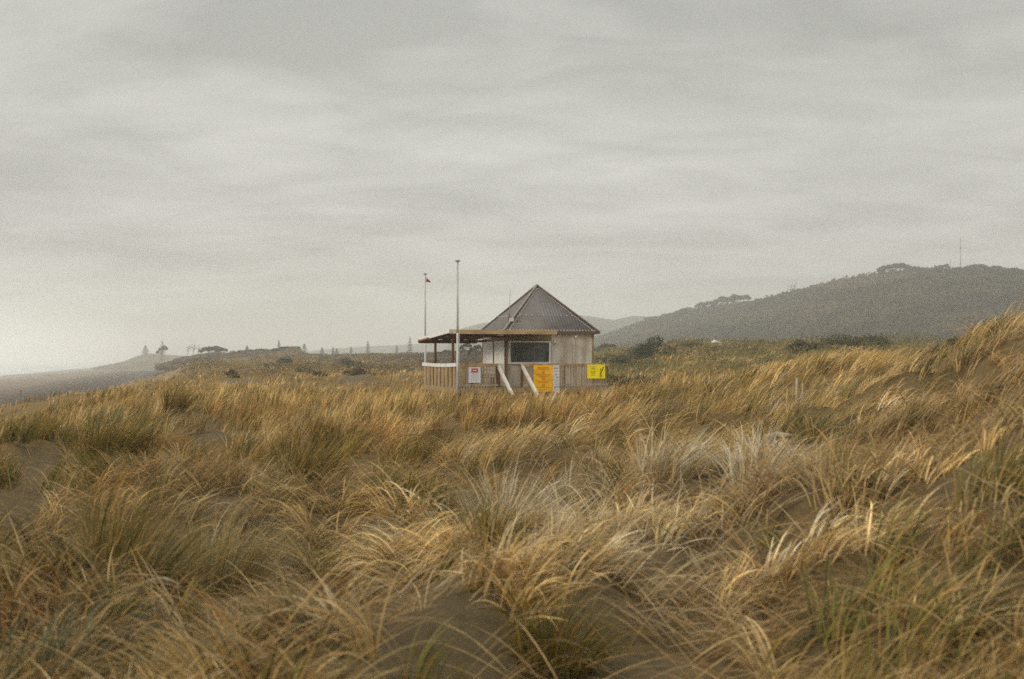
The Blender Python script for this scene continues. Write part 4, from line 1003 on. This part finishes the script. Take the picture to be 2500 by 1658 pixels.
    fl = (rs.random(m) < fallen) & ~isg[idx]; lean[fl] = rs.uniform(.6, 1.3, fl.sum()); bend[fl] = rs.uniform(.3, 1.2, fl.sum())
    bend[isg[idx]] *= .55; lean[isg[idx]] *= .75
    ln_ = lmul * rs.uniform(.40, .85, m) * (.62 + .5 * gfac[idx]) * np.where(isg[idx], .85, 1.0) * (1 - .10 * nr_)
    yy = by; wd = np.maximum(wmin * rs.uniform(.6, 1.4, m), wpx * yy / 1138.0 * rs.uniform(.7, 1.3, m))
    wd[ispale[idx]] *= 1.2
    c = tcol[idx] * rs.uniform(.42, 1.4, m)[:, None] ** 1.15; mixd = rs.random(m) < np.where(isg[idx], .22, 0.0); c[mixd] = STRAW * rs.uniform(.7, 1.1, (mixd.sum(), 1))
    m2 = (rs.random(m) < .06) & ~isg[idx]; c[m2] = GREEN * .9
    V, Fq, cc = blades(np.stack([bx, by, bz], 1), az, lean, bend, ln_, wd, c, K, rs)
    o = mesh_np(name, V, Fq, M['grass'], cols=cc); tag(o, label, 'grass', kind='stuff'); return o
rs = np.random.default_rng(77)
G = 1.0
tufts(int(2800 * G), 3.6, 11, 28, rs, 8, .0145, 0, name='foreground_grass', label='long straw grass blades arching over dark sand in the foreground', fallen=.30, px0=-1500, px1=4300)
tufts(int(6000 * G), 10, 30, 26, rs, 6, .012, .52, px0=-800, px1=3600, name='dune_grass', label='thick straw and green dune grass covering the near dunes', fallen=.2)
tufts(int(6500 * G), 28, 75, 15, rs, 3, .010, .62, name='middle_grass', label='straw grass round the hut and on the middle dunes', fallen=.08, lmul=1.05)
tufts(int(9500 * G), 70, 340, 9, rs, 2, .02, .75, name='far_grass', label='short looking straw grass on the far dunes', fallen=.05, lmul=.9)

# loose fallen stalks on the sand
def fallen(n, d0, d1, rs):
    nb = n // 7; y = np.exp(rs.uniform(np.log(d0), np.log(d1), nb)); px = rs.uniform(-900, 3500, nb); x = (px - 1250) / F * y
    b, _ = beachness(x, y); k = (b < .3) & (rs.random(nb) > sandmask(x, y) * .86); x, y, px = x[k], y[k], px[k]; nb = len(x)
    baz = (fbm(x * .5 + 70, y * .5, 2) - .5) * 3.2 + (rs.random(nb) < .30) * math.pi; pcn = sstep(1, .2, np.hypot((px - 1400) / 750, (np.log(y) - math.log(10)) / .55))
    i = np.repeat(np.arange(nb), 7); n = len(i); x = x[i] + rs.normal(size=n) * .09; y = y[i] + rs.normal(size=n) * .09
    az = baz[i] + rs.normal(size=n) * .38; bz = hrel(x, y) + ZC + rs.random(n) * .14
    c = lerp(BROWN[None], STRAW2[None], rs.random((n, 1))); c = lerp(c, PALE[None], (pcn[i] * rs.random(n) * .8)[:, None]) * rs.uniform(.55, 1.2, (n, 1))
    V, Fq, cc = blades(np.stack([x, y, bz], 1), az, rs.uniform(.55, 1.3, n), rs.uniform(.3, 1.1, n), rs.uniform(.28, .75, n), np.maximum(.0095, .52 * y / 1138) * rs.uniform(.6, 1.5, n), c, 6, rs)
    o = mesh_np('fallen_grass', V, Fq, M['grass'], cols=cc); tag(o, 'dead straw stalks bent low over the sand', 'grass', kind='stuff')
fallen(42000, 4.5, 24, rs)

# single tussocks that stand out
def tussock(px, y, n, rad_, ln_, cA, cB, label, group, seed, wd=.006, lean=.1, up=.35, K=7):
    rs = np.random.default_rng(seed); x = wx(px, y); g = hz(x, y); e_ = (x, y, ZC + g - .03)
    a = rs.random(n) * 6.283; r = np.sqrt(rs.random(n)) * rad_
    bx, by = np.cos(a) * r, np.sin(a) * r
    bz = hrel(bx + x, by + y) - g
    out = r / rad_ * up * .8 + rs.random(n) * .15; cdir = rs.normal() * .5
    vx = np.cos(a) * out + (lean + .22) * rs.uniform(.4, 1.5, n) * math.cos(cdir); vy = np.sin(a) * out + (lean + .22) * math.sin(cdir)
    c = lerp(np.array(cA)[None], np.array(cB)[None], rs.random((n, 1))) * rs.uniform(.55, 1.3, (n, 1)); ms = rs.random(n) < .28; c[ms] = STRAW * rs.uniform(.6, 1.15, (ms.sum(), 1))
    V, Fq, cc = blades(np.stack([bx, by, bz], 1), np.arctan2(vy, vx), np.hypot(vx, vy) * .8, rs.uniform(.1, 1.1, n) + np.hypot(vx, vy) * .6, ln_ * rs.uniform(.55, 1.1, n), np.maximum(wd, .35 * y / 1138) * rs.uniform(.7, 1.3, n), c, K, rs)
    o = mesh_np('grass_tussock', V, Fq, M['grass'], cols=cc); o.location = e_; tag(o, label, 'grass tussock', group)
GD = 'dark green marram tussocks'; GP = 'pale bleached grass tussocks'; GF = 'green tussocks in the foreground'
DGt = (.095, .085, .015); GRt = (.20, .16, .03)
TS = [(262, 19, 900, .45, 1.0, DGt, GRt, 'largest dark olive tussock at left, on the edge above the beach', GD),
      (425, 29, 420, .28, .95, DGt, GRt, 'narrow upright dark tussock left of centre at the grass edge', GD),
      (490, 31, 420, .40, .75, DGt, GRt, 'rounded olive tussock right of the narrow upright one', GD),
      (440, 21, 420, .32, .6, (.07, .09, .035), (.14, .15, .06), 'low blue green tussock behind the flat sand patch', GD),
      (150, 23, 380, .45, .7, DGt, GRt, 'spreading olive tussock left of the largest one', GD),
      (310, 9.2, 700, .34, 1.0, DGt, GRt, 'tall dark green tussock beside the sandy hollow at left', GF),
      (545, 10.5, 560, .26, 1.0, DGt, (.45, .36, .18), 'upright green tussock mixed with straw at the right of the hollow', GF),
      (740, 14, 520, .28, .95, DGt, GRt, 'dark green tussock left of the middle in straw grass', GF),
      (985, 17, 480, .28, .9, DGt, GRt, 'slender green tussock below the thick flagpole', GF),
      (1220, 9.4, 420, .2, .6, DGt, GRt, 'green tussock at the foot of the pale bleached one', GF),
      (1240, 12.5, 560, .30, 1.0, (.50, .42, .27), (.72, .65, .50), 'pale bleached tussock fanning out below the stair', GP),
      (1620, 12.5, 380, .3, .8, (.46, .38, .22), (.70, .62, .46), 'pale bleached tussock in the middle of the right foreground', GP),
      (1860, 12, 380, .35, .7, (.48, .40, .25), (.70, .62, .46), 'pale flattened tussock around the driftwood branch', GP),
      (1360, 7.0, 480, .22, .6, DGt, GRt, 'olive tussock beside the dark hollow in the lower middle', GF),
      (2080, 11.5, 600, .32, .95, DGt, GRt, 'green tussock leaning right on the foot of the right slope', GF),
      (60, 6.2, 700, .38, .85, (.06, .085, .05), (.14, .16, .09), 'blue green tussock in the lower left corner', GF),
      (380, 5.6, 420, .28, .6, DGt, GRt, 'dark green tussock near the bottom edge at left', GF),
      (2120, 5.2, 600, .35, .7, GRt, (.35, .22, .07), 'olive and rust tussock leaning right near the bottom right', GF),
      (2450, 8.0, 500, .35, .7, DGt, GRt, 'dark green tussock on the steep slope at the right edge', GF)]
for i, (px, y, n, rd_, l_, a_, b_, lb, gp_) in enumerate(TS):
    tussock(px, y, n, rd_, l_, a_, b_, lb, gp_, 300 + i, lean=.12 + .5 * max(0, (px - 1300) / 1200), up=.35 if px < 1100 or px > 1900 else .55, wd=.008 if gp_ != GP else .013)
